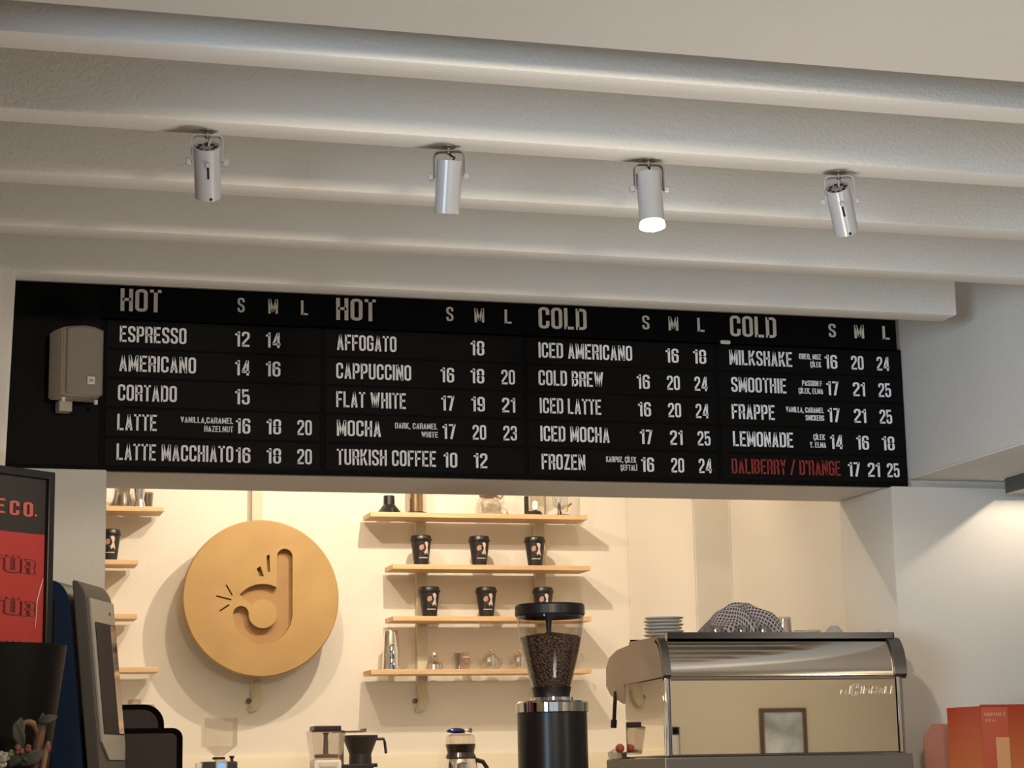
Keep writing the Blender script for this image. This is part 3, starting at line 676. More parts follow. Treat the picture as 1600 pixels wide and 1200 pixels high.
struct('trim_6', MB().box((-.6, 8.075, ZK + .002), (2.75, 8.099, zl), .002), mat('splash_cream', (.78, .70, .55), .5))

# ------------------------------------------------------------------ big bean grinder
gy = 5.42
ax = at(860, 1000, gy).x; P = lambda px, py: at(px, py, gy)
R_ = lambda px0, px1, py: (P(px1, py).x - P(px0, py).x) / 2
gr = thing('coffee_grinder', 'tall black grinder with a clear hopper of dark coffee beans, right of the shelf cups', 'coffee grinder', (ax + .0, gy, ZC))
zz = lambda py: P(860, py).z - ZC
rb = R_(810, 915, 1150)
MB().box((-.10, -.13, 0), (.10, .16, .03), .008).build('foot', BLK, gr)
MB().lathe([(0, .03), (rb, .03), (rb, zz(1114)), (0, zz(1114))], 56).build('body', mat('grinder_black', (.012, .011, .012), .28), gr)
MB().lathe([(rb * .98, zz(1115)), (rb * 1.045, zz(1113)), (rb * 1.05, zz(1099)), (rb * .99, zz(1096)), (.060, zz(1094)), (.058, zz(1090)), (0, zz(1090))], 64).build('collar', CHROME, gr)
MB().lathe([(.052, zz(1096)), (.050, zz(1088)), (.053, zz(1078)), (.055, zz(1074)), (.048, zz(1074))], 40).build('hopper_neck', BLK, gr)
hp = [(1074, .053), (1060, .060), (1040, .069), (1020, .0775), (1000, .085), (980, .0905), (962, .0935)]
MB().lathe([(r, zz(y)) for y, r in hp], 56).build('hopper', ACRYL, gr)
BEAN = mat('roasted_beans', (.030, .016, .010), .5)
nt = BEAN.node_tree; b_ = nt.nodes['Principled BSDF']; v_ = nt.nodes.new('ShaderNodeTexVoronoi'); v_.inputs['Scale'].default_value = 150
tc_ = nt.nodes.new('ShaderNodeTexCoord'); bp_ = nt.nodes.new('ShaderNodeBump'); bp_.inputs['Distance'].default_value = .006; bp_.invert = True
rp_ = nt.nodes.new('ShaderNodeValToRGB'); rp_.color_ramp.elements[0].color = (.14, .080, .042, 1); rp_.color_ramp.elements[1].color = (.026, .013, .008, 1); rp_.color_ramp.elements[1].position = .75
nt.links.new(tc_.outputs['Object'], v_.inputs['Vector']); nt.links.new(v_.outputs['Distance'], bp_.inputs['Height']); nt.links.new(bp_.outputs['Normal'], b_.inputs['Normal'])
nt.links.new(v_.outputs['Distance'], rp_.inputs['Fac']); nt.links.new(rp_.outputs['Color'], b_.inputs['Base Color'])
bn = MB().lathe([(r - .0022, zz(y)) for y, r in hp[:-2]] + [(.0845, zz(997)), (.060, zz(994)), (.035, zz(991)), (0, zz(989))], 56)
rr = random.Random(3)
for k in range(170):
    a = rr.uniform(0, 2 * PI); r = .080 * math.sqrt(rr.random()); zb = zz(989) - (zz(989) - zz(997)) * (r / .0845) ** 1.0
    bn.ball((r * math.cos(a), r * math.sin(a), zb), .0055, 6, (1.3, .9, .7), Matrix.Rotation(rr.uniform(0, 6), 4, 'Z') @ Matrix.Rotation(rr.uniform(-.6, .6), 4, 'X'))
tag(bn.build('coffee_beans', BEAN, gr), 'dark roasted beans filling the hopper', kind='stuff')
MB().lathe([(.088, zz(966)), (.094, zz(963)), (.0965, zz(961)), (.0965, zz(948)), (.094, zz(945)), (0, zz(945))], 56).build('lid', BLK, gr)
MB().lathe([(0, zz(990)), (.006, zz(990)), (.008, zz(975)), (.012, zz(950)), (0, zz(950))], 16, Matrix.Translation((-.010, -.02, 0))).build('lid_stem', BLK, gr)

# ------------------------------------------------------------------ espresso machine
MX, MY = 2.028, 5.58
W = 2.793 - 2.028
em = thing('espresso_machine', 'large steel espresso machine with a mirrored back panel on the bar', 'espresso machine', (MX, MY, ZC), 0)
yz = lambda u, v, d: Vector((d, u, v))      # profile in (depth, height), extruded along x
z = lambda a: a - ZC
hood = [(.0, z(1.563))] + [(.0 + .055 * (1 - math.cos(math.radians(a))), z(1.563) + .108 * math.sin(math.radians(a))) for a in range(10, 91, 8)] + [(.20, z(1.678)), (.40, z(1.664)), (.475, z(1.645)), (.507, z(1.615)), (.512, z(1.560)), (.47, z(1.530)), (.355, z(1.500)), (.345, z(1.556))]
side = mat('side_taupe', (.44, .34, .25), .45)
MB().prism(hood, .0, .012, yz).build('side_panel', side, em)
MB().prism(hood, W - .012, W, yz).build('side_panel', DSTEEL, em)
MB().prism(hood, .013, W - .013, yz).build('rear_hood', STEEL, em)
arc = [(-.004 + .059 * (1 - math.cos(math.radians(a))), z(1.565) + .110 * math.sin(math.radians(a))) for a in range(0, 91, 6)]
h2 = arc + [(p[0] + .006, p[1] - .010) for p in arc[::-1]]
MB().prism(h2, .024, W - .040, yz).build('curved_hood', mat('hood_steel', (.80, .73, .63), .08, metal=1), em)
cap2 = [(p[0] - .008, p[1] + .003) for p in arc] + [(p[0] + .004, p[1] - .010) for p in arc[::-1]]
MB().prism(cap2, W - .039, W + .001, yz).build('end_cap', DSTEEL, em)
MB().prism(cap2, .0, .023, yz).build('end_cap', DSTEEL, em)
bar = MB(); bar.tube([(.024, -.001, z(1.556)), (W - .04, -.001, z(1.556))], .0050, 14); bar.build('light_rail', STEEL, em)
zp0 = z(1.338)
MB().box((.022, -.004, zp0 + .004), (W - .036, .004, z(1.557)), .001).build('back_panel', MIRROR, em, 0)
for x0, x1 in ((.004, .015), (W - .033, W - .020)): MB().box((x0, -.006, zp0), (x1, .008, z(1.560)), .003).build('corner_post', CHROME, em)
for x0, x1 in ((.0155, .0215), (W - .019, W - .012)): MB().box((x0, -.002, zp0), (x1, .01, z(1.560)), .001).build('dark_post', DSTEEL, em)
MB().box((.004, .010, zp0 + .003), (.010, .345, z(1.558)), .001).build('side_mirror', MIRROR, em)
MB().box((W - .012, .010, zp0 + .003), (W - .006, .345, z(1.558)), .001).build('side_mirror', MIRROR, em)
MB().box((.015, .012, zp0), (W - .015, .34, z(1.60))).build('inner_body', DSTEEL, em)
MB().box((-.004, -.010, .03), (W + .006, .40, zp0 - .002), .004).build('base_plinth', mat('plinth_grey', (.17, .155, .14), .4, metal=.4), em)
MB().box((.0, .40, .03), (W, .53, zp0 - .002), .004).build('drip_tray', mat('plinth_grey', (.17, .155, .14), .4), em)
for sx in (.06, W - .06):
    for sy in (.06, .46): MB().lathe([(0, 0), (.022, 0), (.02, .032), (0, .032)], 16, Matrix.Translation((sx, sy, 0))).build('foot', BLK, em)
tr = MB()                                     # cup warmer tray: floor and upstands
x0, x1, y0, y1, zt0, zt1 = .030, W - .012, .035, .36, z(1.671), z(1.693)
tr.box((x0, y0, zt0), (x1, y1, zt0 + .004)).box((x0 + .004, y0, zt0), (x1, y0 + .003, zt1)).box((x0, y1 - .003, zt0), (x1, y1, zt1)).box((x1 - .003, y0, zt0), (x1, y1, zt1))
tr.build('cup_tray', mat('tray_black', (.012, .010, .014), .2), em)
MB().box((x0 - .004, y0, zt0 - .002), (x0 + .003, y1, zt1 - .007), .001).build('tray_side', mat('tray_side_lit', (.45, .30, .15), .4), em)  # tan colour holds the warm light falling on the tray's left side
MB().tube([(.0, .42, z(1.54)), (-.004, .42, z(1.50)), (-.006, .425, z(1.455))], .006).tube([(-.006, .425, z(1.455)), (-.008, .427, z(1.43))], .0095).build('steam_wand', BLK, em)
lg = MB(); fz = z(1.5)
px = lambda p, q=1085: at(p, q, MY - .004).x - MX
ff = lambda u, v, d: Vector((u + (v - (at(1360, 1083, MY).z - ZC)) * .22, -.0045 - d, v))
zb = at(1360, 1084, MY).z - ZC
text_mesh(lg, 'L', px(1314), px(1319), zb, .012, ff, .003, .13); text_mesh(lg, 'A', px(1320.5), px(1326), zb, .012, ff, .003, .13)
text_mesh(lg, 'C', px(1327), px(1341), zb - .006, .036, ff, .002, .11)
text_mesh(lg, 'IMBALI', px(1345), px(1394), zb, .022, ff, .002, .105)
lg.build('lettering', mat('logo_steel', (.55, .51, .45), .35, metal=1), em, 0)
MB().ball((-.012, .36, zp0 + .03), .014, 14).build('steam_knob', mat('red_knob', (.45, .09, .05), .4), em)
MB().tube([(-.010, .46, zp0 - .002), (-.014, .46, zp0 + .018), (.0, .455, zp0 + .027), (.020, .45, zp0 + .022), (.024, .45, zp0)], .004).build('handle_loop', WHITEC, em)
MB().box((.004, .40, zp0 - .002), (.05, .50, zp0 + .02), .003).build('drip_block', STEEL, em)

# on the cup tray
ZR = 1.6790
ty = 5.72
sx = at(1037, 985, ty + .05).x
def saucer(label):
    t = MB().lathe([(0, .003), (.030, .0), (.034, .003), (.054, .0075), (.058, .0105), (.0585, .0120), (.054, .0102), (.034, .007), (0, .006)], 40).build('saucer', WHITEC)
    return tag(t, label, 'saucer', 'stacked white saucers')
sp_ = saucer('x'); names = ['lowest', 'second from below', 'third from below', 'fourth from below', 'fifth from below', 'topmost']
for k in range(6):
    o = sp_ if k == 0 else sp_.copy()
    if k: COL.objects.link(o)
    o.location = (sx + (.002 if k % 2 else -.0015), ty + .05, ZR + .0100 * k + .006); o['label'] = 'white saucer in the stack on the machine, %s' % names[k]
# crumpled checked towel
tw0, tw1 = at(1093, 985, ty).x, at(1212, 985, ty).x
nzf = lambda x, y, s=0: noise.noise(Vector((x, y, s)))
def towel(a, b):
    x = tw0 + (tw1 - tw0) * a; y = ty - .07 + .15 * b
    da, db = abs(a - .55) / .55, abs(b - .5) / .5
    env = max(0.0, 1 - da ** 2.2) ** .75 * max(0.0, 1 - db ** 2.6) ** .6
    fold = .012 * math.sin(17 * (a * .8 + b * .75) + 2.2 * nzf(a * 3, b * 3)) + .014 * nzf(a * 5, b * 5, 4)
    return Vector((x + .012 * nzf(a * 4, b * 4, 9), y + .012 * nzf(a * 4, b * 4, 2), ZR + .006 + env * (.088 + fold * 1.1)))
tm = MB(); tm.grid(60, 44, towel, True)
CH = bpy.data.materials.new('checked_cloth'); CH.use_nodes = True; nt = CH.node_tree; pb = nt.nodes['Principled BSDF']; pb.inputs['Roughness'].default_value = .95
uvn = nt.nodes.new('ShaderNodeTexCoord')
mp = nt.nodes.new('ShaderNodeMapping'); mp.inputs['Rotation'].default_value = (0, 0, .6)
nt.links.new(uvn.outputs['UV'], mp.inputs['Vector'])
fac = None
for dirn in ('X', 'Y'):
    wv = nt.nodes.new('ShaderNodeTexWave'); wv.bands_direction = dirn; wv.inputs['Scale'].default_value = 8.5; wv.inputs['Distortion'].default_value = 0
    th = nt.nodes.new('ShaderNodeMath'); th.operation = 'GREATER_THAN'; th.inputs[1].default_value = .72
    nt.links.new(mp.outputs['Vector'], wv.inputs['Vector']); nt.links.new(wv.outputs['Fac'], th.inputs[0])
    if fac is None: fac = th
    else:
        mxn = nt.nodes.new('ShaderNodeMath'); mxn.operation = 'MAXIMUM'; nt.links.new(fac.outputs[0], mxn.inputs[0]); nt.links.new(th.outputs[0], mxn.inputs[1]); fac = mxn
rp = nt.nodes.new('ShaderNodeValToRGB'); rp.color_ramp.elements[0].color = (.05, .045, .055, 1); rp.color_ramp.elements[1].color = (.42, .38, .38, 1)
nt.links.new(fac.outputs[0], rp.inputs['Fac']); nt.links.new(rp.outputs['Color'], pb.inputs['Base Color'])
tw = tm.build('kitchen_towel', CH, None, 60); sdm = tw.modifiers.new('solid', 'SOLIDIFY'); sdm.thickness = .003
tag(tw, 'crumpled dark checked kitchen towel heaped on the machine', 'towel')
# glasses and odds on the tray
def tumbler(label, pxc, py, r, h, dy=0.0):
    t = MB().lathe([(0, h), (r * .86, h), (r * .9, h - .003), (r, .0), (r - .002, 0), (r * .84, h - .006), (0, h - .006)], 30).build('tumbler', TUMBLER)
    t.location = (at(pxc, py, ty + dy).x, ty + dy, ZR); return tag(t, label, 'glass', 'glasses upside down on the machine')
tumbler('clear tumbler upside down beside the towel, the largest glass on the machine', 1223, 978, .029, .066)
tumbler('low espresso glass in front of the towel, leftmost glass on the machine', 1118, 990, .026, .036, -.062)
tumbler('low espresso glass in front of the middle of the towel', 1158, 990, .026, .036, -.062)
tumbler('low espresso glass in front of the right end of the towel', 1192, 990, .026, .037, -.062)
tumbler('low espresso glass just right of the large tumbler', 1250, 990, .024, .026)
tumbler('low espresso glass left of the grey cone', 1272, 990, .024, .030, .03)
t = MB().lathe([(.046, 0), (.047, .002), (.016, .036), (.010, .040), (0, .041)], 32).build('grey_cone', mat('grey_plastic', (.50, .48, .47), .4)); t.location = (at(1303, 985, ty).x, ty, ZR)
tag(t, 'grey cone shaped lid on the right half of the machine', 'lid')
t = MB().lathe([(0, .032), (.016, .030), (.028, .018), (.032, .0), (.030, 0), (.026, .016), (0, .029)], 32).build('small_bowl', WHITEC); t.location = (at(1381, 988, ty).x, ty, ZR)
tag(t, 'small white bowl upside down at the right end of the machine', 'bowl')
for i, (pxc, lb) in enumerate(((1330, 'flat glass saucer right of the grey cone'), (1353, 'flat glass saucer left of the white bowl'))):
    t = MB().lathe([(0, .004), (.02, .0), (.030, .012), (.0285, .012), (.018, .005), (0, .006)], 28).build('glass_saucer', GLASS); t.location = (at(pxc, 990, ty).x, ty - .02, ZR + .0); tag(t, lb, 'saucer', 'glass saucers on the machine')

# ------------------------------------------------------------------ bubble tea display at the right
RED = bpy.data.materials.new('red_acrylic'); RED.use_nodes = True; nt = RED.node_tree; pb = nt.nodes['Principled BSDF']; pb.inputs['Roughness'].default_value = .5
tc = nt.nodes.new('ShaderNodeTexCoord'); sx_ = nt.nodes.new('ShaderNodeSeparateXYZ'); rp = nt.nodes.new('ShaderNodeValToRGB')
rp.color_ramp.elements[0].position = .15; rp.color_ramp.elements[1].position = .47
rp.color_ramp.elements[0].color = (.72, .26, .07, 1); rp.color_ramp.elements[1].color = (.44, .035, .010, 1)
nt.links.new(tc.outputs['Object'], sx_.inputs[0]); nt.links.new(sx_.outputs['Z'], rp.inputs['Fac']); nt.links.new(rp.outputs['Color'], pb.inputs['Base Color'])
PINKSH = mat('pink_shadow_tint', (.52, .22, .15), .5)
a, b, c3 = at(1479, 1107, 5.52), at(1531, 1101, 5.36), at(1680, 1098, 5.36)
hz = b.z - ZC
bx = thing('display_box', 'red and orange folded display box lettered BUBBLE TEA, at the right edge', 'display box', (b.x, b.y, ZC))
A2 = (a.x - b.x, a.y - b.y); C2 = (c3.x - b.x, 0)
xy = lambda u, v, d: Vector((u, v, d))
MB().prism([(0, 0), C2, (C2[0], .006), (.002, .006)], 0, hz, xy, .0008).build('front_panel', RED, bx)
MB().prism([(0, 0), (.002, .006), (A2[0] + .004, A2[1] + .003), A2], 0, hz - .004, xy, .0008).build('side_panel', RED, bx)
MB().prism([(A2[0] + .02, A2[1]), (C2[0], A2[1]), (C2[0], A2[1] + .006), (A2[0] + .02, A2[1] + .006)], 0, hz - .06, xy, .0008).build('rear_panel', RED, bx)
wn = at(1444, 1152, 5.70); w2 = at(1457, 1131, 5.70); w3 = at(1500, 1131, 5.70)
MB().prism([(wn.x - b.x, 0), (wn.x - b.x, wn.z - ZC), (w2.x - b.x, w2.z - ZC), (w3.x - b.x, w3.z - ZC), (w3.x - b.x, 0)], 5.70 - b.y, 5.706 - b.y, lambda u, v, d: Vector((u, d, v))).build('pink_shadow', PINKSH, bx)  # sheet coloured as the red-tinted shadow the box casts on the wall
x5, x6, x7 = at(1556, 1160, 5.36).x - b.x, at(1577, 1160, 5.36).x - b.x, at(1535, 1160, 5.36).x - b.x
MB().box((x7, -.0015, .0), (x6, -.0006, hz - .008)).build('reflection_stripe', mat('reflection_red', (.55, .09, .04), .3), bx)  # reflections on the front panel, painted as paler strips
MB().box((x5, -.0022, .0), (x6, -.0016, at(1560, 1152, 5.36).z - ZC)).build('reflection_stripe', mat('reflection_orange', (.75, .36, .16), .3), bx)
tx = MB(); p0, p1 = at(1538, 1119, 5.36), at(1572, 1119, 5.36)
text_mesh(tx, 'BUBBLE', p0.x - b.x, p1.x - b.x, p0.z - ZC, .0095, lambda u, v, d: Vector((u, -.0024 - d, v)), .0006)
text_mesh(tx, 'TEA', p0.x - b.x, at(1555, 1127, 5.36).x - b.x, at(1538, 1128, 5.36).z - ZC, .0085, lambda u, v, d: Vector((u, -.0024 - d, v)), .0006)
tx.build('lettering', mat('letter_peach', (.80, .42, .30), .5), bx, 0)

# ------------------------------------------------------------------ poster in a black frame, turned to the right
pr = at(82, 739, 5.32)
po = thing('framed_poster', 'black framed poster with red lettering standing at the left edge of the bar', 'poster', (pr.x, 5.32, ZC), math.radians(38))
hp_ = pr.z - ZC; WP = .60                                            # local: x from -WP to 0, front at y = 0
fw = .020
q = MB()
for a_, b_ in (((-WP, 0), (-WP + fw, hp_)), ((-fw, 0), (0, hp_)), ((-WP + fw, hp_ - fw), (-fw, hp_)), ((-WP + fw, 0), (-fw, fw))): q.box((a_[0], -.012, a_[1]), (b_[0], .02, b_[1]), .002)
q.build('frame', BLK, po)
MB().box((-WP + fw, 0, fw), (-fw, .012, hp_ - fw)).build('black_print', mat('poster_black', (.018, .015, .013), .5), po)
zr = at(62, 837, 5.32).z - ZC
MB().box((-WP + fw, -.001, fw), (-fw - .002, .002, zr)).build('red_print', mat('poster_red', (.40, .030, .022), .55), po)
D3 = lambda u, v, d: Vector((u, -.0015 - d, v))
k = .00250
def pu(px, py):                              # poster coordinates of a photo pixel
    d = RIGHT * ((px - 800) / 3200) + DOWN * ((py - 600) / 3200) + FWD
    cs, sn = math.cos(math.radians(38)), math.sin(math.radians(38))
    n = Vector((sn, -cs, 0)); o = Vector((pr.x, 5.32, ZC)); q_ = EYE + d * ((o - EYE).dot(n) / d.dot(n)) - o
    return q_.x * cs + q_.y * sn, q_.z
tx = MB()
for s_, a_, b_, y_, g_ in (('CO', 14, 50, 806, .2), ('.', 53.5, 56.5, 807, .1), ('E', -7, 7, 801, .1)):
    u0, v0 = pu(a_, y_); u1, v1 = pu(b_, y_); text_mesh(tx, s_, u0, u1, pu((a_ + b_) / 2, y_ - .0)[1], .036, D3, .001, .155, gap=g_)
tx.build('lettering', mat('poster_pink', (.50, .10, .075), .6), po, 0)
MAROON = mat('poster_maroon', (.09, .008, .010), .6); REDF = mat('poster_red_fill', (.40, .030, .022), .55)
for py in (894, 960, 1028):
    for nm_, th_, dd_, m_ in (('outline_lettering', .25, .0012, MAROON), ('letter_fill', .13, .0018, REDF)):
        tx = MB()
        for ch, a_, b_, dy in (('T', -19, 2, -4), ('Ü', 7, 29, 0), ('R', 33, 52, 3)):
            text_mesh(tx, ch, pu(a_, py)[0], pu(b_, py)[0], pu((a_ + b_) / 2, py + dy)[1], .035, D3, dd_, th_)
        tx.build(nm_, m_, po, 0)
MB().tube([(-.0245, -.003, zr - .11), (-.034, -.003, zr - .135), (-.044, -.003, zr - .17), (-.047, -.003, zr - .235)], [.0008, .0018, .0016, .0008], 6).build('scratch', mat('scratch_pale', (.75, .5, .45), .6), po)

# ------------------------------------------------------------------ blue and grey dispenser behind the poster
dp0 = at(143, 1000, 5.47)
dp = thing('drink_dispenser', 'tall dark blue and grey dispenser with a mirrored front beside the black poster frame', 'dispenser', (dp0.x + .036, 5.47, ZC), math.radians(68))
# local: front faces -y, leaning back; width along x; profile in (y, z)
zt = at(140, 906, 5.47).z - ZC
lean = lambda y, zv: y + .085 * (zv / zt)       # leans back as it rises
fp = [(-.06, 0), (-.06, zt - .06)] + [(-.06 + .05 * (1 - math.cos(math.radians(a))), zt - .06 + .06 * math.sin(math.radians(a))) for a in range(10, 91, 10)] + [(.20, zt - .008), (.22, zt - .02), (.22, 0)]
BLUE = mat('dispenser_blue', (.012, .026, .062), .3)
hood_g = mat('dispenser_grey', (.085, .078, .068), .5)
tf = lambda u, v, d: Vector((d, lean(u, v), v))
WD = .115
shell = [(p[0], p[1]) for p in fp]
MB().prism([(p[0] + .045, p[1] - (.006 if p[1] > zt - .1 else 0)) for p in fp], -WD + .006, WD - .006, tf).build('body', BLUE, dp)
front = [p for p in fp if p[0] <= -.03]
front = front + [(-.028, zt - .009)] + [(-.028, 0)]
MB().prism(front, -WD, WD, tf, .003).build('front_hood', hood_g, dp)
MB().box((-WD + .003, .10, .0), (-WD + .0075, .12, zt - .06), 0, Matrix.Identity(4)).build('side_seam', BLK, dp)
pz = lambda py: at(160, py, 5.47).z - ZC
def face(u0, u1, v0, v1, d, m, name, r=.004):
    return MB().prism(rrect(u0, v0, u1, v1, r), .0, d, lambda u, v, dd: Vector((u, lean(-.06, v) - dd, v))).build(name, m, dp)
SILV = mat('silver_panel', (.42, .40, .37), .35, metal=.4)
MB().prism([(-WD + .022, pz(1160)), (-WD + .075, pz(1188)), (WD - .02, pz(1188)), (WD - .006, pz(1165)), (WD - .006, pz(938)), (-WD + .022, pz(938))], 0, .006, lambda u, v, dd: Vector((u, lean(-.06, v) - dd, v)), .001).build('silver_panel', SILV, dp)
face(-WD + .045, WD - .012, pz(1148), pz(974), .0075, mat('dark_reflection', (.008, .009, .016), .4, spec=.1), 'mirror_window')  # dark part of the mirror's reflection, set as base colour
face(WD - .060, WD - .016, pz(1146), pz(976), .0085, CHROME, 'bright_reflection')  # strip in place of the bright part of that reflection
MB().ball((WD - .05, lean(-.06, pz(957)) - .006, pz(957)), .006, 10, (1, .4, 1)).build('button', DSTEEL, dp)

# ------------------------------------------------------------------ trays upright behind the dispenser
def tray(label, xr, y, ztop, r, lean_):
    t = thing('serving_tray', label, 'tray', (xr - .18, y, ZC), 0, 'black serving trays standing on edge', rot=(lean_, 0, 0))
    h = ztop - ZC
    MB().prism(rrect(-.15, 0, .18, h, r, 8), 0, .004, lambda u, v, d: Vector((u, d, v))).build('base_sheet', mat('tray_grey', (.030, .021, .016), .7, bump=.3, bscale=500), t)
    o_, i_ = rrect(-.15, 0, .18, h, r, 8), rrect(-.136, .014, .166, h - .014, r - .012, 8)
    rm = MB(); n = len(o_)
    V = [[rm.bm.verts.new(Vector((u, yy, v))) for u, v in L] for L, yy in ((i_, 0), (o_, -.018), ([(u * 1.004, v) for u, v in o_], -.016), (o_, .004))]
    for A, B in zip(V, V[1:]):
        for k in range(n): rm.bm.faces.new((A[k], A[(k + 1) % n], B[(k + 1) % n], B[k]))
    bmesh.ops.recalc_face_normals(rm.bm, faces=rm.bm.faces)
    rm.build('rim', mat('tray_rim', (.010, .007, .006), .3), t)
tray('black serving tray standing on edge, the front lower one behind the dispenser', at(284, 1170, 5.74).x, 5.74, at(240, 1138, 5.74).z, .028, 0)
tray('black serving tray standing on edge, the taller rear one behind the dispenser', at(255, 1140, 5.79).x, 5.79, at(215, 1101, 5.79).z, .055, 0)
jt = at(212, 1100, 5.86)
t = thing('glass_canister', 'clear lidded canister peeking over the rear black tray', 'canister', (jt.x - .005, 5.855, ZC))
hj = at(212, 1101, 5.86).z - ZC
MB().box((-.085, -.035, 0), (.055, .035, hj), .006).build('box_body', ACRYL, t)
MB().lathe([(0, hj), (.020, hj), (.018, hj + .011), (.020, hj + .013), (0, hj + .014)], 20).build('lid_knob', GLASSP, t)

# ------------------------------------------------------------------ dark pot and the dried flowers before it
pe = at(105, 1010, 4.85); pb_ = at(76, 1200, 4.85)
rt = .17; slope = (pe.x - pb_.x) / (pe.z - pb_.z)
pot = thing('plant_pot', 'big dark flared pot at the lower left corner in front of the poster', 'pot', (pe.x - rt, 4.85, ZC))
hpz = pe.z - ZC; rbm = rt - slope * hpz
POTM = mat('pot_dark', (.0035, .0027, .002), .5, spec=.12, bump=.05, bscale=60)
MB().lathe([(0, 0), (rbm, 0), (rt, hpz), (rt - .008, hpz), (rbm - .006, .05), (0, .05)], 72).build('vessel', POTM, pot)
MB().lathe([(0, hpz - .06), (rt - .02, hpz - .055)], 40).build('soil', BLKM, pot)
fy = 4.60
FP = lambda px, py, y=fy: at(px, py, y)
fl = thing('dried_flowers', 'dried flower and driftwood arrangement in front of the dark pot', 'flower arrangement', (FP(20, 1190).x, fy, ZC))
o0 = Vector((FP(20, 1190).x, fy, ZC))
L = lambda px, py, dy=0: FP(px, py, fy + dy) - o0
BARK = mat('driftwood', (.11, .055, .032), .8, bump=.4, bscale=80); PALE = mat('pale_wood', (.20, .11, .055), .8); LEAF = mat('grey_leaf', (.034, .034, .026), .7); PINKF = mat('dusty_petal', (.20, .06, .05), .8); WHF = mat('white_petal', (.28, .27, .24), .8); GRN = mat('green_bud', (.13, .14, .05), .8)
MB().tube([Vector((L(55, 1200).x, 0, 0)), L(55, 1200), L(60, 1160), L(66, 1135), L(70, 1118)], [.012, .011, .011, .009, .006]).build('branch', BARK, fl)
MB().tube([Vector((L(66, 1200).x, -.012, 0)), L(67, 1200, -.012), L(70, 1178, -.012), L(76, 1158, -.012)], [.006, .006, .007, .004]).build('twig', PALE, fl)
kn = MB()                                                  # pale ring-shaped knot of the driftwood
kn.tube([L(44 + 16 * math.cos(a), 1150 - 22 * math.sin(a)) for a in [math.radians(d) for d in range(-40, 200, 20)]], [.003, .005, .006, .007, .0075, .0075, .007, .006, .005, .004, .004, .003]); kn.build('knot', PALE, fl)
MB().ball((0, 0, 0), .006, 12, (1, .6, 1.6), Matrix.Translation(L(75, 1168, -.015))).build('wood_eye', PINKF, fl)
def leaf(p, ln, wd, ang, bend=.3):
    b = MB()
    def fn(a, c_):
        w_ = wd * math.sin(PI * min(.98, max(.04, a))) ** .8 * (c_ - .5); x = ln * a
        return p + Vector((x * math.cos(ang) - w_ * math.sin(ang), -.02 * bend * math.sin(PI * a) - .25 * abs(w_), x * math.sin(ang) + w_ * math.cos(ang)))
    b.grid(10, 4, fn); o = b.build('leaf', LEAF, fl, 60); s_ = o.modifiers.new('s', 'SOLIDIFY'); s_.thickness = .0012
leaf(L(22, 1160), .055, .028, 1.3); leaf(L(36, 1170, -.01), .06, .026, 1.9); leaf(L(58, 1128, -.01), .045, .018, .25); leaf(L(30, 1195, -.02), .06, .03, .5); leaf(L(14, 1200, -.02), .05, .025, 1.0); leaf(L(52, 1195, -.02), .05, .024, 2.2); leaf(L(64, 1150, .0), .05, .020, 1.5)
def bloom(p, r, m_, name, n=9):
    b = MB(); q_ = random.Random(int(p.x * 1e4))
    for i in range(n):
        d = Vector((q_.uniform(-1, 1), q_.uniform(-1, .2), q_.uniform(-1, 1))).normalized() * r * .7
        b.ball(p + d, r * .5, 8, (1, .7, 1))
    b.build(name, m_, fl)
bloom(L(30, 1171, -.03), .010, PINKF, 'blossom'); bloom(L(45, 1169, -.03), .008, PINKF, 'blossom'); bloom(L(4, 1185, -.03), .014, WHF, 'blossom'); bloom(L(16, 1177, -.03), .008, GRN, 'bud', 6); bloom(L(2, 1198, -.03), .012, WHF, 'blossom')
MB().lathe([(0, 0), (.05, 0), (.055, .10), (.05, .10), (.045, .01), (0, .01)], 24, Matrix.Translation((.02, .02, 0))).build('vase', POTM, fl)

# ------------------------------------------------------------------ on the back counter
yk = 7.80
K = lambda px, py: at(px, py, yk)
def kit(name, label, cat, pxc): return thing(name, label, cat, (K(pxc, 1180).x, yk, ZK))
h = lambda px, py: K(px, py).z - ZK
t = kit('bean_grinder', 'small black grinder with an empty clear hopper and blue screen under the round sign', 'coffee grinder', 342)
w_ = (K(367, 1122).x - K(316, 1122).x) / 2
hop = MB().lathe([(.020, h(342, 1184)), (.022, h(342, 1181)), (w_ * 1.38, h(342, 1166)), (w_ * 1.41, h(342, 1122)), (w_ * 1.36, h(342, 1122)), (w_ * 1.33, h(342, 1166))], 4, Matrix.Rotation(PI / 4, 4, 'Z'))
hop.build('hopper', ACRYL, t, 20)
MB().lathe([(0, h(342, 1187)), (.024, h(342, 1187)), (.024, h(342, 1183)), (0, h(342, 1183))], 24).build('hopper_neck', BLK, t)
MB().box((-.065, -.06, .0), (.062, .08, h(342, 1190)), .006).build('body', BLK, t)
sc_ = MB().box((-.022, -.074, h(342, 1240)), (.022, -.055, h(342, 1187)), .004).build('display_bezel', SILV, t)
MB().box((-.014, -.0755, h(342, 1225)), (.014, -.0735, h(342, 1193.5)), .001).build('screen', emit('screen_blue', (.12, .30, 1.0), 1.6), sc_)
MB().lathe([(0, 0), (.006, 0), (.006, .010), (.010, .016), (.010, .020), (0, .020)], 14, Matrix.Translation((.046, -.02, h(342, 1190)))).build('adjust_knob', mat('dark_red', (.06, .008, .01), .4), t)
MB().box((-.085, -.03, 0), (-.066, .03, h(342, 1192)), .003).build('portafilter_rest', WHITEC, t)

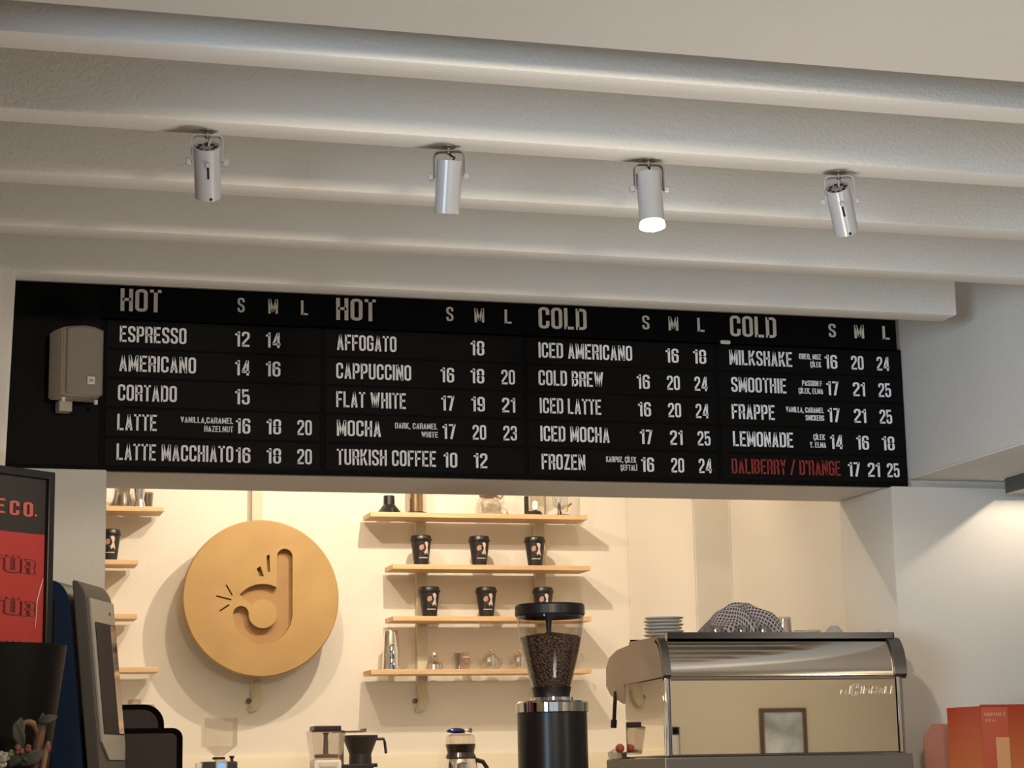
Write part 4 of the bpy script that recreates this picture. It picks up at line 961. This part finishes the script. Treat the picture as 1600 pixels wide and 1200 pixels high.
t = thing('blender', 'white blender with a clear jug and black lid on the back counter', 'blender', (at(509, 1180, 7.66).x, 7.66, ZK))
w1 = (K(535, 1145).x - K(482, 1145).x) / 2
MB().lathe([(w1 * 1.10, h(509, 1187)), (w1 * 1.40, h(509, 1144)), (w1 * 1.36, h(509, 1144)), (w1 * 1.06, h(509, 1187))], 4, Matrix.Rotation(PI / 4, 4, 'Z')).build('jug', thin_glass('jug_glass', (.965, .945, .93), .06), t, 20)
MB().box((-w1 * .80, -w1 * .8, h(509, 1144)), (w1 * .76, w1 * .8, h(509, 1136)), .004).box((-w1 * .9, -w1 * .9, h(509, 1145)), (w1 * .9, w1 * .9, h(509, 1143.4)), .001).build('lid', mat('lid_maroon', (.020, .008, .010), .3), t)
MB().lathe([(0, h(509, 1185)), (w1 * .72, h(509, 1185)), (w1 * .75, h(509, 1180)), (.010, h(509, 1178)), (.008, h(509, 1150)), (.014, h(509, 1146)), (0, h(509, 1146))], 24).build('blade_post', mat('smoke_plastic', (.34, .26, .25), .3), t)
MB().box((-w1 * .82, -w1 * .8, 0), (w1 * .78, w1 * .8, h(509, 1187)), .010).build('base', mat('blender_white', (.72, .66, .62), .35), t)
MB().box((-w1 * .5, -w1 * .80 - .002, h(509, 1199)), (w1 * .5, -w1 * .78, h(509, 1191.5)), .003).build('label_plate', mat('plate_cream', (.66, .62, .52), .4), t)

rl = thing('metal_rail', 'thin dark metal shelf behind the blender lid', 'shelf', (K(530, 1142).x, 7.90, ZK))
MB().box((0, -.05, h(550, 1143.5)), (K(573, 1142).x - K(530, 1142).x + .01, .05, h(550, 1141)), .001).box((.02, -.01, 0), (.035, .01, h(550, 1143))).box((K(573, 1142).x - K(530, 1142).x + .006, -.05, h(550, 1143)), (K(573, 1142).x - K(530, 1142).x + .01, .05, h(550, 1138)), .001).build('rail', mat('rail_brown', (.16, .12, .08), .5), rl)

t = kit('filter_coffee_maker', 'black filter basket with a side handle on a black brewer, right of the white blender', 'coffee maker', 563)
wr = (K(590, 1150).x - K(536, 1150).x) / 2; wb = (K(581, 1180).x - K(546, 1180).x) / 2
MB().lathe([(0, h(563, 1194)), (wb, h(563, 1194)), (wb * .97, h(563, 1178)), (wr, h(563, 1152)), (wr, h(563, 1149)), (wr * .94, h(563, 1149)), (wb * .9, h(563, 1178))], 40).build('filter_basket', mat('basket_black', (.018, .012, .011), .5), t)
hx = wr + .0
MB().tube([(wr * .95, 0, h(563, 1155)), (hx + .024, 0, h(563, 1155)), (hx + .028, 0, h(563, 1160)), (hx + .033, 0, h(563, 1178))], .0055, 8).build('handle', BLK, t)
MB().box((-.085, -.05, h(563, 1204)), (wb * .95, .05, h(563, 1194)), .004).build('brewer_head', mat('brewer_black', (.012, .012, .014), .35), t)
MB().box((-.085, -.05, 0), (-.03, .05, h(563, 1204))).build('column', BLK, t)
MB().box((wb * .9, -.02, h(563, 1199)), (wb * .9 + .024, .02, h(563, 1193)), .003).build('switch', BLK, t)

t = kit('thermal_jug', 'steel jug with a glass neck and dark collar topped by a blue sweet', 'jug', 720)
rj = (K(743, 1170).x - K(697, 1170).x) / 2
MB().lathe([(0, 0), (rj * 1.1, 0), (rj * 1.1, h(720, 1196)), (rj * .95, h(720, 1186)), (0, h(720, 1186))], 40).build('steel_body', CHROME, t)
MB().lathe([(rj * .92, h(720, 1186)), (rj * 1.02, h(720, 1183)), (rj * .88, h(720, 1176)), (rj, h(720, 1164)), (rj * .98, h(720, 1162.5)), (0, h(720, 1163))], 40).build('dark_collar', mat('jug_brown', (.020, .012, .010), .18), t)
MB().lathe([(rj * .97, h(720, 1163)), (rj * .95, h(720, 1150)), (rj * .7, h(720, 1147)), (0, h(720, 1146.5))], 40).build('glass_neck', thin_glass('neck_glass', (.96, .92, .86), .08), t)
MB().tube([(rj * .9, 0, h(720, 1187)), (rj * 1.5, 0, h(720, 1191)), (rj * 1.75, 0, h(720, 1200)), (rj * 1.8, 0, h(720, 1230))], .009, 10).build('handle', BLK, t)
sw = thing('wrapped_sweet', 'blue wrapped sweet with twisted ends lying on the steel jug', 'sweet', (K(718, 1142).x, yk, K(718, 1146.5).z + .001))
SWB = mat('foil_blue', (.020, .018, .14), .22, metal=.3)
MB().ball((-.012, 0, .0105), .0105, 18, (3.6, 1.2, 1)).build('sweet_body', SWB, sw)
tf_ = MB(); tf_.prism([(.022, .010), (.030, .014), (.047, .021), (.050, .012), (.048, .002), (.030, .007)], -.006, .006, lambda u, v, d: Vector((u, d * (u - .015) * 30, v))); tf_.build('twist_end', mat('foil_teal', (.04, .09, .11), .3), sw)
MB().ball((.026, -.004, .012), .007, 10, (1.4, .7, .8)).build('white_end', WHITEC, sw)
MB().prism([(-.052, .009), (-.046, .014), (-.040, .010), (-.046, .004)], -.006, .006, lambda u, v, d: Vector((u, d, v))).build('twist_end', SWB, sw)
pp = MB()
o = pp.box((-.02, -.006, 0), (.02, .006, .004)).build('ring', CHROME, sw)

# ------------------------------------------------------------------ framed picture on the rear wall (seen mirrored in the machine)
pc = thing('wall_picture', 'framed picture on the rear wall mirrored in the espresso machine', 'picture', (6.28, -3.49, 1.55))
q = MB()
for a_, b_ in (((-.19, -.2), (-.16, .2)), ((.16, -.2), (.19, .2)), ((-.16, .17), (.16, .2)), ((-.16, -.2), (.16, -.17))): q.box((a_[0], 0, a_[1]), (b_[0], .03, b_[1]), .003)
q.build('frame', mat('picture_frame', (.10, .05, .035), .5), pc)
MB().box((-.16, .002, -.17), (.16, .012, .17)).build('print', mat('picture_print', (.50, .55, .58), .25, noise_amt=.5, nscale=4), pc)
